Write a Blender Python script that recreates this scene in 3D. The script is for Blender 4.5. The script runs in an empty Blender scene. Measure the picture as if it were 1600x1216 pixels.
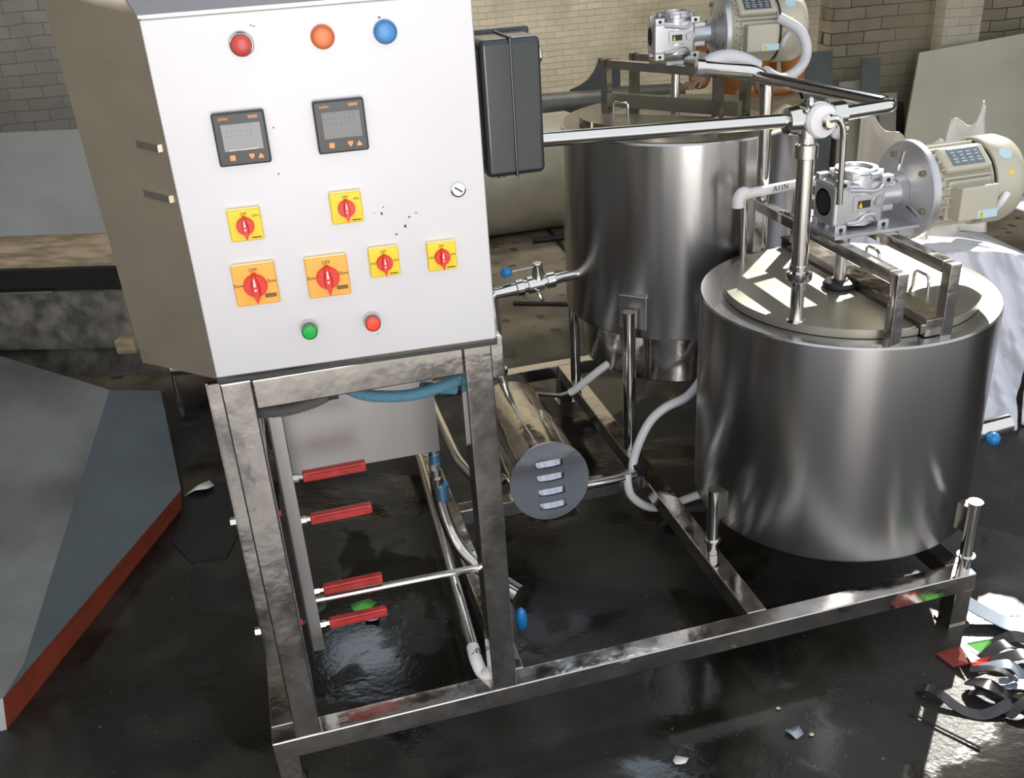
import bpy, bmesh, math, random
from mathutils import Vector, Matrix
random.seed(7)
SC = bpy.context.scene
COL = SC.collection
PI = math.pi
# ---------------------------------------------------------------- camera, world, light
cam_d = bpy.data.cameras.new('camera'); cam = bpy.data.objects.new('camera', cam_d); COL.objects.link(cam)
cam.location = (0.1576, -1.9757, 1.9192)
cam.rotation_euler = (math.radians(63.15), math.radians(3.4), math.radians(-15.37))
cam_d.sensor_width = 36; cam_d.sensor_fit = 'HORIZONTAL'; cam_d.lens = 1530.95 / 1600 * 36
cam_d.shift_y = 4 / 1600; cam_d.clip_start = 0.02
SC.camera = cam
SC.view_settings.view_transform = 'Standard'; SC.view_settings.look = 'None'
SC.view_settings.gamma = 1; SC.view_settings.exposure = 0.0; SC.view_settings.use_curve_mapping = False
w = bpy.data.worlds.new('world'); SC.world = w; w.use_nodes = True
bg = w.node_tree.nodes['Background']; bg.inputs[0].default_value = (0.88, 0.93, 1.0, 1); bg.inputs[1].default_value = 1.15
sun_d = bpy.data.lights.new('sun', 'SUN'); sun_d.energy = 7.0; sun_d.angle = math.radians(0.6); sun_d.color = (1, .95, .86)
sun = bpy.data.objects.new('sun', sun_d); COL.objects.link(sun)
_el = math.radians(33); _s = Vector((math.cos(_el) * .7071, math.cos(_el) * .7071, math.sin(_el)))
sun.rotation_euler = _s.to_track_quat('Z', 'Y').to_euler(); sun.location = (5, 5, 6)
def area(name, loc, target, sx, sy, power, color):
    d = bpy.data.lights.new(name, 'AREA'); d.shape = 'RECTANGLE'; d.size = sx; d.size_y = sy; d.energy = power; d.color = color
    o = bpy.data.objects.new(name, d); COL.objects.link(o); o.location = loc
    o.rotation_euler = (Vector(loc) - Vector(target)).to_track_quat('Z', 'Y').to_euler(); return o
area('doorway_daylight', (0.1, -5.6, 1.5), (0.1, 0, 1.3), 2.2, 3.0, 125, (1, .95, .93))
area('rear_fill', (2.4, 5.0, 3.7), (2.4, 8.0, 1.6), 5.0, 1.6, 190, (1, .93, .8))  # added fill lamp under the roof, aimed to brighten the back wall
area('left_area_light', (-1.6, 2.6, 3.6), (-1.6, 5.0, 1.6), 2.4, 1.0, 22, (.95, .97, 1))  # area light below the closed roof, aimed at the left end wall

# ---------------------------------------------------------------- materials
MATS = {}
def mat(name, color=(.5, .5, .5), rough=.5, metal=0.0, bump=0.0, bscale=30, stretch=(1, 1, 1), var=0.0, vscale=6, alpha=1, coat=0, rvar=0.0, emit=None, trans=0):
    if name in MATS: return MATS[name]
    m = bpy.data.materials.new(name); m.use_nodes = True; nt = m.node_tree; N = nt.nodes; L = nt.links
    b = N['Principled BSDF']; b.inputs['Roughness'].default_value = rough; b.inputs['Metallic'].default_value = metal
    b.inputs['Base Color'].default_value = (*color, 1); b.inputs['Coat Weight'].default_value = coat; b.inputs['Alpha'].default_value = alpha
    b.inputs['Transmission Weight'].default_value = trans
    tc = N.new('ShaderNodeTexCoord'); mp = N.new('ShaderNodeMapping'); mp.inputs['Scale'].default_value = stretch
    L.new(tc.outputs['Object'], mp.inputs['Vector'])
    if var or rvar:
        n = N.new('ShaderNodeTexNoise'); n.inputs['Scale'].default_value = vscale; n.inputs['Detail'].default_value = 5
        L.new(mp.outputs[0], n.inputs['Vector'])
        if var:
            mr = N.new('ShaderNodeMix'); mr.data_type = 'RGBA'; mr.inputs[6].default_value = (*[max(0, c * (1 - var)) for c in color], 1); mr.inputs[7].default_value = (*[min(1, c * (1 + var)) for c in color], 1)
            cr = N.new('ShaderNodeMapRange'); cr.inputs[1].default_value = .35; cr.inputs[2].default_value = .65
            L.new(n.outputs['Fac'], cr.inputs[0]); L.new(cr.outputs[0], mr.inputs[0]); L.new(mr.outputs[2], b.inputs['Base Color'])
        if rvar:
            r2 = N.new('ShaderNodeMapRange'); r2.inputs[1].default_value = .3; r2.inputs[2].default_value = .7; r2.inputs[3].default_value = max(.02, rough - rvar); r2.inputs[4].default_value = rough + rvar
            L.new(n.outputs['Fac'], r2.inputs[0]); L.new(r2.outputs[0], b.inputs['Roughness'])
    if bump:
        n2 = N.new('ShaderNodeTexNoise'); n2.inputs['Scale'].default_value = bscale; n2.inputs['Detail'].default_value = 4
        L.new(mp.outputs[0], n2.inputs['Vector'])
        bp = N.new('ShaderNodeBump'); bp.inputs['Strength'].default_value = bump; bp.inputs['Distance'].default_value = .01
        L.new(n2.outputs['Fac'], bp.inputs['Height']); L.new(bp.outputs[0], b.inputs['Normal'])
    MATS[name] = m; return m
STEEL = mat('polished stainless steel', (.60, .565, .53), .13, 1, bump=.30, bscale=7, rvar=.07, var=.12, vscale=16)
CHROME = mat('bright stainless tube', (.74, .72, .69), .12, 1, bump=.03, bscale=12)
def tank_mat():
    m = mat('brushed tank shell', (.50, .49, .485), .27, 1); nt = m.node_tree; b = nt.nodes['Principled BSDF']
    tn = nt.nodes.new('ShaderNodeTangent'); tn.direction_type = 'RADIAL'; tn.axis = 'Z'; nt.links.new(tn.outputs[0], b.inputs['Tangent'])
    b.inputs['Anisotropic'].default_value = .8; b.inputs['Anisotropic Rotation'].default_value = 0.25
    return m
TANKM = tank_mat()
BRUSH = mat('brushed stainless sheet', (.60, .59, .585), .30, 1, rvar=.05, vscale=3, stretch=(1, 1, .15), bump=.015, bscale=60)
LIDM = mat('satin stainless lid', (.40, .38, .32), .34, .75, rvar=.06, vscale=4)
LID1 = mat('satin stainless tank top', (.40, .375, .31), .33, 1, rvar=.06, vscale=4)
PANEL = mat('matt stainless panel', (.60, .592, .61), .5, .5, var=.03, vscale=3, bump=.01, bscale=80)
SIDE = mat('side sheet stainless', (.66, .58, .46), .33, .8, bump=.08, bscale=7, rvar=.08, stretch=(1, 1, 1.6))
ALU = mat('cast aluminium', (.60, .60, .615), .38, .8, bump=.05, bscale=120)
ALUD = mat('cast cavity shade', (.012, .012, .012), .8, 0)  # near-black colour stands in for the shade inside the gearbox holes
MOTOR = mat('grey beige motor paint', (.50, .47, .38), .42, 0, bump=.03, bscale=90)
BLACKBOX = mat('black painted sheet steel', (.018, .026, .030), .24, 0, coat=.5, bump=.05, bscale=4)
BLACK = mat('black rubber', (.012, .012, .012), .4, 0, bump=.1, bscale=20)
DARK = mat('dark plastic', (.035, .04, .042), .35)
SCREEN = mat('unlit glass screen', (.05, .06, .065), .12, coat=.5)
SEG = mat('unlit display segment', (.28, .29, .29), .35)
ORNG = mat('orange keypad print', (.95, .36, .13), .5)
YEL = mat('yellow switch plate', (.93, .66, .015), .35)
YELO = mat('orange yellow switch plate', (.95, .44, .06), .35)
YPALE = mat('pale switch plate edge', (.95, .75, .35), .4)
RED = mat('red plastic knob', (.74, .03, .02), .3)
WHITE = mat('white plastic', (.82, .80, .80), .35)
MARK = mat('black print', (.03, .025, .02), .5)
LRED = mat('red lens', (.55, .05, .04), .3); LORG = mat('orange lens', (.80, .17, .03), .3); LBLU = mat('blue lens', (.04, .25, .60), .3)
LGRN = mat('green push button', (.0, .40, .06), .3); LRD2 = mat('red push button', (.85, .06, .03), .3)
HOSE = mat('white silicone hose', (.66, .66, .68), .35)
INSUL = mat('red insulator rod', (.50, .045, .04), .45, var=.2, vscale=30)
BLUEC = mat('blue corrugated conduit', (.13, .30, .40), .4); GREYC = mat('grey corrugated conduit', (.14, .14, .14), .45)
BLUEK = mat('blue ball knob', (.02, .22, .55), .25)
GREYP = mat('grey painted plate', (.19, .195, .19), .5, .2, var=.35, vscale=2.2, bump=.05, bscale=12, rvar=.1)
BLUEG = mat('blue grey painted plate', (.088, .107, .116), .5, 0, var=.12, vscale=5, bump=.03)
REDP = mat('red oxide painted flange', (.22, .040, .018), .45, 0, var=.12, vscale=9)
GALV = mat('pale galvanised sheet', (.42, .44, .42), .45, .3, var=.1, vscale=3)
LEAN = mat('large stainless sheet', (.38, .35, .27), .34, .8, rvar=.08, vscale=2, bump=.03, bscale=3)
SCRAP = mat('grey scrap plate', (.09, .10, .10), .5, .3, var=.15); SCRAPB = mat('beige scrap strip', (.30, .28, .22), .55)
DRUM = mat('beige drum', (.45, .42, .32), .45, .2, var=.1); PIPEG = mat('dull grey pipe', (.12, .12, .11), .45, .4, var=.2)
WOOD = mat('weathered wood', (.40, .31, .20), .7, 0, var=.35, vscale=7, stretch=(1, 1, 6)); BLK = mat('black steel bar', (.02, .02, .02), .4, .2)
CONC = mat('stained concrete', (.15, .14, .12), .75, 0, var=.5, vscale=11, bump=.4, bscale=25)
WRAP = mat('white plastic wrap', (.72, .73, .80), .35, 0, bump=.25, bscale=9)
WRAPC = mat('brown plastic wrap', (.50, .44, .36), .35, 0, bump=.2, bscale=9)
ORCL = mat('orange work cloth', (.42, .15, .035), .8, 0, var=.2, bump=.2, bscale=30); BRCL = mat('rust brown cloth', (.20, .07, .03), .85, 0, var=.2)
SKIN = mat('skin', (.36, .19, .13), .5); HAIR = mat('black hair', (.01, .01, .01), .6)
STRIP = mat('dark rubber offcut', (.02, .021, .023), .3, 0, coat=.3); STRIPB = mat('pale blue steel offcut', (.42, .50, .60), .3, .6)
GREEN = mat('green wrapper print', (.10, .42, .06), .4); PAPER = mat('white paper scrap', (.65, .65, .62), .6)
CREAM = mat('cream chip', (.6, .58, .42), .6); STEELB = mat('heat blued steel', (.16, .38, .60), .25, .8)
STICK = mat('pale blue sticker', (.50, .68, .76), .5); STKY = mat('yellow warning print', (.80, .62, .05), .5); PLATE = mat('engraved nameplate', (.20, .23, .25), .3, .6); BOLTM = mat('bronze hole plug', (.30, .24, .13), .5, .4)

def floor_mat():
    m = bpy.data.materials.new('wet stained floor'); m.use_nodes = True; nt = m.node_tree; N = nt.nodes; L = nt.links; b = N['Principled BSDF']
    tc = N.new('ShaderNodeTexCoord'); sx = N.new('ShaderNodeSeparateXYZ'); L.new(tc.outputs['Object'], sx.inputs[0])
    def noise(sc, det=5, dist=0, vec=None):
        n = N.new('ShaderNodeTexNoise'); n.inputs['Scale'].default_value = sc; n.inputs['Detail'].default_value = det; n.inputs['Distortion'].default_value = dist
        L.new(tc.outputs['Object'] if vec is None else vec, n.inputs['Vector']); return n.outputs['Fac']
    def mr(v, a, b_, c=0, d=1):
        n = N.new('ShaderNodeMapRange'); n.inputs[1].default_value = a; n.inputs[2].default_value = b_; n.inputs[3].default_value = c; n.inputs[4].default_value = d
        n.interpolation_type = 'SMOOTHSTEP'; L.new(v, n.inputs[0]); return n.outputs[0]
    def mix(f, a, c):
        n = N.new('ShaderNodeMix'); n.data_type = 'RGBA'; L.new(f, n.inputs[0])
        for k, s in ((6, a), (7, c)):
            if isinstance(s, tuple): n.inputs[k].default_value = (*s, 1)
            else: L.new(s, n.inputs[k])
        return n.outputs[2]
    def math_(op, a, c):
        n = N.new('ShaderNodeMath'); n.operation = op
        for k, s in ((0, a), (1, c)):
            if isinstance(s, (int, float)): n.inputs[k].default_value = s
            else: L.new(s, n.inputs[k])
        return n.outputs[0]
    wob = noise(1.3, 4); y = math_('ADD', sx.outputs[1], math_('MULTIPLY', wob, 1.6))
    y2 = math_('ADD', y, math_('MULTIPLY', sx.outputs[0], .25))
    dry = mr(y2, 3.2, 4.1)                        # the dry, dusty back of the shop
    wet = mix(mr(noise(3.0, 6), .45, .62), (.010, .009, .007), (.028, .025, .020))
    wet = mix(mr(noise(55, 2), .72, .78), wet, (.16, .15, .13))
    wet = mix(mr(noise(1.1, 6, .6), .56, .72), wet, (.055, .050, .042))
    drc = mix(mr(noise(2.2, 6), .35, .65), (.15, .118, .072), (.33, .275, .19))
    drc = mix(mr(noise(9, 5), .60, .68), drc, (.09, .07, .05))
    L.new(mix(dry, wet, drc), b.inputs['Base Color'])
    pud = mr(noise(1.9, 5, .5), .44, .54)
    r1 = math_('ADD', math_('MULTIPLY', pud, .36), .10)
    rr = N.new('ShaderNodeMix'); L.new(dry, rr.inputs[0]); L.new(r1, rr.inputs[2]); rr.inputs[3].default_value = .7
    L.new(rr.outputs[0], b.inputs['Roughness'])
    bp = N.new('ShaderNodeBump'); bp.inputs['Distance'].default_value = .004
    hs = math_('ADD', math_('MULTIPLY', noise(60, 5), math_('ADD', math_('MULTIPLY', pud, .9), .08)), math_('MULTIPLY', noise(4, 2), .35))
    L.new(hs, bp.inputs['Height']); bp.inputs['Strength'].default_value = .75; L.new(bp.outputs[0], b.inputs['Normal'])
    return m
def brick_mat(name, c1, c2, mortar, row=.06, rot=(PI / 2, 0, 0), dirt=(.10, .085, .06)):
    m = bpy.data.materials.new(name); m.use_nodes = True; nt = m.node_tree; N = nt.nodes; L = nt.links; b = N['Principled BSDF']; b.inputs['Roughness'].default_value = .85
    tc = N.new('ShaderNodeTexCoord'); mp = N.new('ShaderNodeMapping'); mp.inputs['Rotation'].default_value = rot; L.new(tc.outputs['Object'], mp.inputs[0])
    nz = N.new('ShaderNodeTexNoise'); nz.inputs['Scale'].default_value = 4; L.new(mp.outputs[0], nz.inputs['Vector'])
    vm = N.new('ShaderNodeVectorMath'); vm.operation = 'SCALE'; vm.inputs['Scale'].default_value = .025; L.new(nz.outputs['Color'], vm.inputs[0])
    va = N.new('ShaderNodeVectorMath'); L.new(mp.outputs[0], va.inputs[0]); L.new(vm.outputs[0], va.inputs[1])
    br = N.new('ShaderNodeTexBrick'); br.inputs['Scale'].default_value = .25 / row; br.inputs['Brick Width'].default_value = .72
    br.inputs['Color1'].default_value = (*c1, 1); br.inputs['Color2'].default_value = (*c2, 1); br.inputs['Mortar'].default_value = (*mortar, 1)
    br.inputs['Mortar Size'].default_value = .012; br.inputs['Mortar Smooth'].default_value = .5; br.inputs['Bias'].default_value = -.1
    L.new(va.outputs[0], br.inputs['Vector'])
    n2 = N.new('ShaderNodeTexNoise'); n2.inputs['Scale'].default_value = 2.2; n2.inputs['Detail'].default_value = 7; L.new(mp.outputs[0], n2.inputs['Vector'])
    mr = N.new('ShaderNodeMapRange'); mr.inputs[1].default_value = .48; mr.inputs[2].default_value = .72; mr.inputs[4].default_value = .75; L.new(n2.outputs['Fac'], mr.inputs[0])
    mx = N.new('ShaderNodeMix'); mx.data_type = 'RGBA'; L.new(mr.outputs[0], mx.inputs[0]); L.new(br.outputs['Color'], mx.inputs[6]); mx.inputs[7].default_value = (*dirt, 1)
    n3 = N.new('ShaderNodeTexNoise'); n3.inputs['Scale'].default_value = 1.1; L.new(mp.outputs[0], n3.inputs['Vector'])
    # whitewash that hides part of the joints
    mw = N.new('ShaderNodeMapRange'); mw.inputs[1].default_value = .42; mw.inputs[2].default_value = .62; mw.inputs[4].default_value = .7; L.new(n3.outputs['Fac'], mw.inputs[0])
    m2 = N.new('ShaderNodeMix'); m2.data_type = 'RGBA'; L.new(mw.outputs[0], m2.inputs[0]); L.new(mx.outputs[2], m2.inputs[6]); m2.inputs[7].default_value = (*c1, 1)
    L.new(m2.outputs[2], b.inputs['Base Color'])
    bp = N.new('ShaderNodeBump'); bp.inputs['Strength'].default_value = .6; bp.inputs['Distance'].default_value = .02; bp.invert = True; L.new(br.outputs['Fac'], bp.inputs['Height']); L.new(bp.outputs[0], b.inputs['Normal'])
    return m
FLOORM = floor_mat()
BRICK = brick_mat('whitewashed brick', (.60, .55, .43), (.52, .47, .36), (.34, .29, .20))
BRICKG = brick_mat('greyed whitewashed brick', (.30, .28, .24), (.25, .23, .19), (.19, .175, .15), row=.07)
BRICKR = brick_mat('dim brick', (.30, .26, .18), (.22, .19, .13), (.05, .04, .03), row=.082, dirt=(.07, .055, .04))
ROOFM = mat('sooty corrugated roof', (.07, .06, .05), .8, 0, var=.4, vscale=2)
YARD = mat('pale yard concrete', (.62, .58, .52), .9, 0, var=.12, vscale=1)

# ---------------------------------------------------------------- geometry helpers
class MB:
    def __init__(s): s.bm = bmesh.new(); s.bev = False
    def _new(s, verts, M=None):
        if M is not None:
            for v in verts: v.co = M @ v.co
    def box(s, c, d, R=None, bevel=0.0):
        r = bmesh.ops.create_cube(s.bm, size=1); vs = r['verts']
        for v in vs: v.co = Vector((v.co.x * d[0], v.co.y * d[1], v.co.z * d[2]))
        if bevel:
            s.bev = True
            es = list({e for v in vs for e in v.link_edges})
            rb = bmesh.ops.bevel(s.bm, geom=es, offset=bevel, segments=2, affect='EDGES', profile=.5)
            vs = list({v for f in rb['faces'] for v in f.verts} | {v for v in vs if v.is_valid})
        M = Matrix.Translation(Vector(c)) @ (R.to_4x4() if R is not None else Matrix.Identity(4))
        for v in vs: v.co = M @ v.co
        return s
    def span(s, a, b, bevel=0.0):       # axis box between two corners
        a = Vector(a); b = Vector(b); return s.box((a + b) / 2, [abs(x) for x in (b - a)], None, bevel)
    def bar(s, p0, p1, wd, ht, up=(0, 0, 1), bevel=0.0):
        p0 = Vector(p0); p1 = Vector(p1); x = (p1 - p0).normalized(); u = Vector(up)
        y = u.cross(x).normalized(); z = x.cross(y); R = Matrix((x, y, z)).transposed()
        return s.box((p0 + p1) / 2, ((p1 - p0).length, wd, ht), R, bevel)
    def lathe(s, base, axis, prof, seg=32, caps=True):
        """prof: [(t along axis, radius)]"""
        base = Vector(base); ax = Vector(axis).normalized()
        t = Vector((0, 0, 1)) if abs(ax.z) < .9 else Vector((1, 0, 0)); u = ax.cross(t).normalized(); v = ax.cross(u)
        rings = []
        for (h, r) in prof:
            rings.append([s.bm.verts.new(base + ax * h + (u * math.cos(2 * PI * k / seg) + v * math.sin(2 * PI * k / seg)) * max(r, 1e-5)) for k in range(seg)])
        for a, b in zip(rings, rings[1:]):
            for k in range(seg): s.bm.faces.new((a[k], a[(k + 1) % seg], b[(k + 1) % seg], b[k]))
        if caps: s.bm.faces.new(rings[0][::-1]); s.bm.faces.new(rings[-1])
        return s
    def cyl(s, p0, p1, r, seg=24, r2=None):
        p0 = Vector(p0); p1 = Vector(p1); return s.lathe(p0, p1 - p0, [(0, r), ((p1 - p0).length, r if r2 is None else r2)], seg)
    def ball(s, c, r, seg=20, sc=(1, 1, 1)):
        q = bmesh.ops.create_uvsphere(s.bm, u_segments=seg, v_segments=seg // 2, radius=r)
        for v in q['verts']: v.co = Vector((v.co.x * sc[0], v.co.y * sc[1], v.co.z * sc[2])) + Vector(c)
        return s
    def tube(s, pts, r, seg=14, fillet=0.0, ripple=0.0, pitch=.006, smooth=0):
        P = [Vector(p) for p in pts]
        if fillet:
            Q = [P[0]]
            for i in range(1, len(P) - 1):
                a, b, c = P[i - 1], P[i], P[i + 1]; f = min(fillet, (a - b).length * .49, (c - b).length * .49)
                s0 = b + (a - b).normalized() * f; s1 = b + (c - b).normalized() * f
                for k in range(7):
                    t = k / 6; Q.append((1 - t) ** 2 * s0 + 2 * t * (1 - t) * b + t * t * s1)
            Q.append(P[-1]); P = Q
        if smooth:
            Q = []
            for i in range(len(P) - 1):
                p0 = P[max(i - 1, 0)]; p1 = P[i]; p2 = P[i + 1]; p3 = P[min(i + 2, len(P) - 1)]
                for k in range(smooth):
                    t = k / smooth; Q.append(.5 * ((2 * p1) + (p2 - p0) * t + (2 * p0 - 5 * p1 + 4 * p2 - p3) * t * t + (3 * p1 - p0 - 3 * p2 + p3) * t ** 3))
            Q.append(P[-1]); P = Q
        if ripple:
            Q = [P[0]]; RR = []
            for a, b in zip(P, P[1:]):
                n = max(1, round((b - a).length / (pitch / 2)))
                for k in range(1, n + 1): Q.append(a + (b - a) * k / n)
            P = Q
        tang = [(P[min(i + 1, len(P) - 1)] - P[max(i - 1, 0)]).normalized() for i in range(len(P))]
        t0 = tang[0]; n = t0.cross(Vector((0, 0, 1)) if abs(t0.z) < .9 else Vector((1, 0, 0))).normalized()
        rings = []
        for i, (p, t) in enumerate(zip(P, tang)):
            n = (n - t * n.dot(t)).normalized(); b = t.cross(n)
            ri = (r(i / (len(P) - 1)) if callable(r) else r) + (ripple if (ripple and i % 2) else 0)
            rings.append([s.bm.verts.new(p + (n * math.cos(2 * PI * k / seg) + b * math.sin(2 * PI * k / seg)) * ri) for k in range(seg)])
        for a, b in zip(rings, rings[1:]):
            for k in range(seg): s.bm.faces.new((a[k], a[(k + 1) % seg], b[(k + 1) % seg], b[k]))
        s.bm.faces.new(rings[0][::-1]); s.bm.faces.new(rings[-1]); return s
    def tilt(s, M): s.bm.transform(M); return s
    def poly(s, pts): s.bm.faces.new([s.bm.verts.new(Vector(p)) for p in pts]); return s
    def prism(s, pts, d):               # polygon extruded by vector d
        d = Vector(d); a = [s.bm.verts.new(Vector(p)) for p in pts]; b = [s.bm.verts.new(Vector(p) + d) for p in pts]; n = len(a)
        s.bm.faces.new(a[::-1]); s.bm.faces.new(b)
        for k in range(n): s.bm.faces.new((a[k], a[(k + 1) % n], b[(k + 1) % n], b[k]))
        return s
    def grid(s, f, nu, nv, thick=None):
        vs = [[s.bm.verts.new(Vector(f(i / nu, j / nv))) for j in range(nv + 1)] for i in range(nu + 1)]
        for i in range(nu):
            for j in range(nv): s.bm.faces.new((vs[i][j], vs[i + 1][j], vs[i + 1][j + 1], vs[i][j + 1]))
        return s
    def build(s, name, m, parent=None, smooth=28, local=False):
        bm = s.bm; bmesh.ops.recalc_face_normals(bm, faces=bm.faces[:])
        me = bpy.data.meshes.new(name)
        if parent is not None and not local:
            inv = world_of(parent).inverted(); bm.transform(inv)
        bm.to_mesh(me); bm.free()
        for p in me.polygons: p.use_smooth = True
        me.set_sharp_from_angle(angle=math.radians(max(smooth, 50) if s.bev else smooth)); me.materials.append(m)
        o = bpy.data.objects.new(name, me); COL.objects.link(o)
        if parent is not None: o.parent = parent
        if s.bev: o.modifiers.new('normals', 'WEIGHTED_NORMAL').keep_sharp = True
        return o
def world_of(o):
    M = Matrix.LocRotScale(o.location, o.rotation_euler, o.scale)
    return world_of(o.parent) @ M if o.parent else M
def tag(o, label=None, cat=None, group=None, kind=None):
    if label: o['label'] = label
    if cat: o['category'] = cat
    if group: o['group'] = group
    if kind: o['kind'] = kind
    return o
def thing(name, label, cat, loc=(0, 0, 0), rz=0, group=None):
    o = bpy.data.objects.new(name, None); COL.objects.link(o); o.location = loc; o.rotation_euler = (0, 0, rz); o.empty_display_size = .05
    return tag(o, label, cat, group)
def struct(name, mb, m): return tag(mb.build(name, m), kind='structure')
def solo(name, mb, m, label, cat, group=None, smooth=35): return tag(mb.build(name, m, smooth=smooth), label, cat, group)
def text_mesh(name, s, size, m, parent, M, ex=.0004):
    """small lettering; M places the XY text plane in parent space"""
    cu = bpy.data.curves.new(name, 'FONT'); cu.body = s; cu.size = size; cu.extrude = ex; cu.align_x = 'CENTER'; cu.align_y = 'CENTER'
    t = bpy.data.objects.new(name, cu); COL.objects.link(t)
    dg = bpy.context.evaluated_depsgraph_get(); me = bpy.data.meshes.new_from_object(t.evaluated_get(dg))
    bpy.data.objects.remove(t); bpy.data.curves.remove(cu); me.transform(M); me.materials.clear(); me.materials.append(m); me.name = name
    o = bpy.data.objects.new(name, me); COL.objects.link(o); o.parent = parent; return o
def copy_tree(o, parent=None):
    c = o.copy(); COL.objects.link(c)
    if parent is not None: c.parent = parent
    for ch in list(o.children): copy_tree(ch, c)
    return c

# ---------------------------------------------------------------- setting
FZ = -0.2
floor = MB(); floor.poly([(-5, -2.5, FZ), (10, -2.5, FZ), (10, 9, FZ), (-5, 9, FZ)]); struct('floor', floor, FLOORM)
yd = MB(); yd.poly([(-14, -20, FZ), (16, -20, FZ), (16, -2.5, FZ), (-14, -2.5, FZ)]); struct('floor_yard', yd, YARD)
wb = MB(); wb.span((-5, 8, FZ), (9.4, 8.2, 4.2)); struct('wall_back', wb, BRICK)
wj = MB(); wj.prism([(4.22, 4.52, FZ), (9, 3.9, FZ), (9, 4.1, FZ), (4.25, 4.72, FZ)], (0, 0, 2.4)); struct('wall_back_right', wj, BRICKR)
wp = MB(); wp.prism([(4.97, 4.28, FZ), (5.25, 4.25, FZ), (5.28, 4.5, FZ), (5.0, 4.53, FZ)], (0, 0, 2.4)); struct('trim_1', wp, BRICK)
wl = MB(); wl.prism([(-3.2, 5.0, FZ), (-.2, 4.6, FZ), (-.2, 4.8, FZ), (-3.2, 5.2, FZ)], (0, 0, 4.4)); struct('wall_left_end', wl, BRICKG)
ws = MB(); ws.span((-3.4, -2.4, FZ), (-3.2, 5.2, 4.2)); struct('wall_left', ws, BRICKG)
wr = MB(); wr.span((9, -2.4, FZ), (9.2, 4.1, 4.2)); struct('wall_right', wr, BRICKR)
# roof with the opening the sun comes through: opening bounded by x-y in [.72, 2.75] and x+y in [8.4, 12.2] at z=4
rf = MB(); Z4 = 4.0
def xy(d, sm): return ((sm + d) / 2, (sm - d) / 2, Z4)
o1, o2, o3, o4 = xy(.72, 8.4), xy(.72, 12.2), xy(2.75, 12.2), xy(2.75, 8.4)
X0, X1, Y0, Y1 = -6, 12, .6, 9.5
for q in ([(X0, Y0, Z4), (X0, Y1, Z4), (X1, Y1, Z4), o2, o1], [(X1, Y1, Z4), o3, o2], [(X0, Y0, Z4), o1, o4, (X1, Y0, Z4)], [(X1, Y0, Z4), o4, o3, (X1, Y1, Z4)]):
    rf.prism(q, (0, 0, .12))
struct('ceiling', rf, ROOFM)
SKYP = mat('translucent roof panel', (.6, .65, .7), .4); _b = SKYP.node_tree.nodes['Principled BSDF']; _b.inputs['Emission Color'].default_value = (.72, .86, 1, 1); _b.inputs['Emission Strength'].default_value = 3.2
for k, (x, y, a, c) in enumerate(((2.15, 5.55, .42, .45), (2.45, 3.45, .5, .28), (1.5, 2.95, .7, .2), (.35, 5.4, .3, .3))):
    q = MB(); q.box((x, y, 3.985), (a * 2, c * 2, .02)); struct('window_%d' % (k + 1), q, SKYP)

# ---------------------------------------------------------------- skid frame with control stand
sk = thing('skid_frame', 'polished stainless square tube skid carrying the cabinet stand and both tanks', 'machine frame', (0, 0, FZ))
def rail(name, a, b, bev=.004): return MB().span(a, b, bev).build(name, STEEL, sk)
T = .063
rail('front_rail', (-.063, 0, -T), (2.052, T, 0))
rail('side_rail', (-.063, T, -T), (0, 1.95, -.0005))
rail('side_rail', (1.99, T, -T), (2.052, 1.95, -.0005))
rail('rear_rail', (0, 1.89, -T), (1.99, 1.95, -.001))
rail('cross_rail', (1.319, T, -T), (1.382, 1.89, -.001))
rail('cross_rail', (.575, T, -T), (.635, 1.89, -.001))
rail('cross_rail', (.635, .885, -T), (1.319, .945, -.0015))
for (x, y) in ((-.0315, .04), (2.02, .035), (-.0315, 1.0), (2.02, 1.0), (-.0315, 1.91), (2.02, 1.91), (1.35, 1.91)):
    f = MB(); f.span((x - .03, y - .03, FZ + .008), (x + .03, y + .03, -T), .003); f.span((x - .038, y - .035, FZ), (x + .038, y + .035, FZ + .008)); f.build('foot', STEEL, sk)
PW = .066
def post(x, y, h=1.03): MB().span((x, y, 0), (x + PW, y + PW, h), .004).build('stand_post', STEEL, sk)
post(0, .0); post(.531, -.0); 
MB().span((.531 + PW, .012, .93), (.531 + PW + .03, .05, 1.03), .003).build('stand_bracket', STEEL, sk)
MB().span((PW, .004, .955), (.531, .058, 1.026), .004).build('stand_crossbar', STEEL, sk)
# angle bars bolted to the stand and their red insulator rods
MB().span((-.036, .085, .18), (-.006, .09, 1.0)).span((-.036, .085, .18), (-.031, .12, 1.0)).build('angle_bar', STEEL, sk)
MB().span((.072, .27, .045), (.108, .276, .83)).span((.072, .27, .045), (.077, .31, .83)).build('angle_bar', BRUSH, sk)
MB().span((-.031, .075, .95), (-.0005, .115, 1.0)).build('angle_bracket', STEEL, sk)
MB().span((.072, .06, .945), (.100, .276, .954)).span((.074, .262, .82), (.106, .27, .95)).build('angle_bracket', STEEL, sk)
for z in (.603, .47, .235, .117):
    r_ = MB(); r_.box((.215, .29, z), (.165, .022, .028), None, .004); r_.box((.215, .278, z + .004), (.14, .006, .01)); o = r_.build('insulator_rod', INSUL, sk)
    MB().lathe((.108, .29, z), (1, 0, 0), [(0, .012), (.014, .012), (.015, .008), (.028, .008)], 6).build('nut', STEEL, o)
for z in (.625, .29):
    MB().lathe((-.036, .1, z), (-1, 0, 0), [(0, .012), (.014, .012)], 6).build('bolt', CHROME, sk)
    MB().cyl((-.03, .1, z), (.07, .1, z), .008).build('insulator_rod', INSUL, sk)
MB().cyl((.076, .3, .198), (.575, .3, .188), .0105).build('tie_bar', CHROME, sk)
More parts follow.
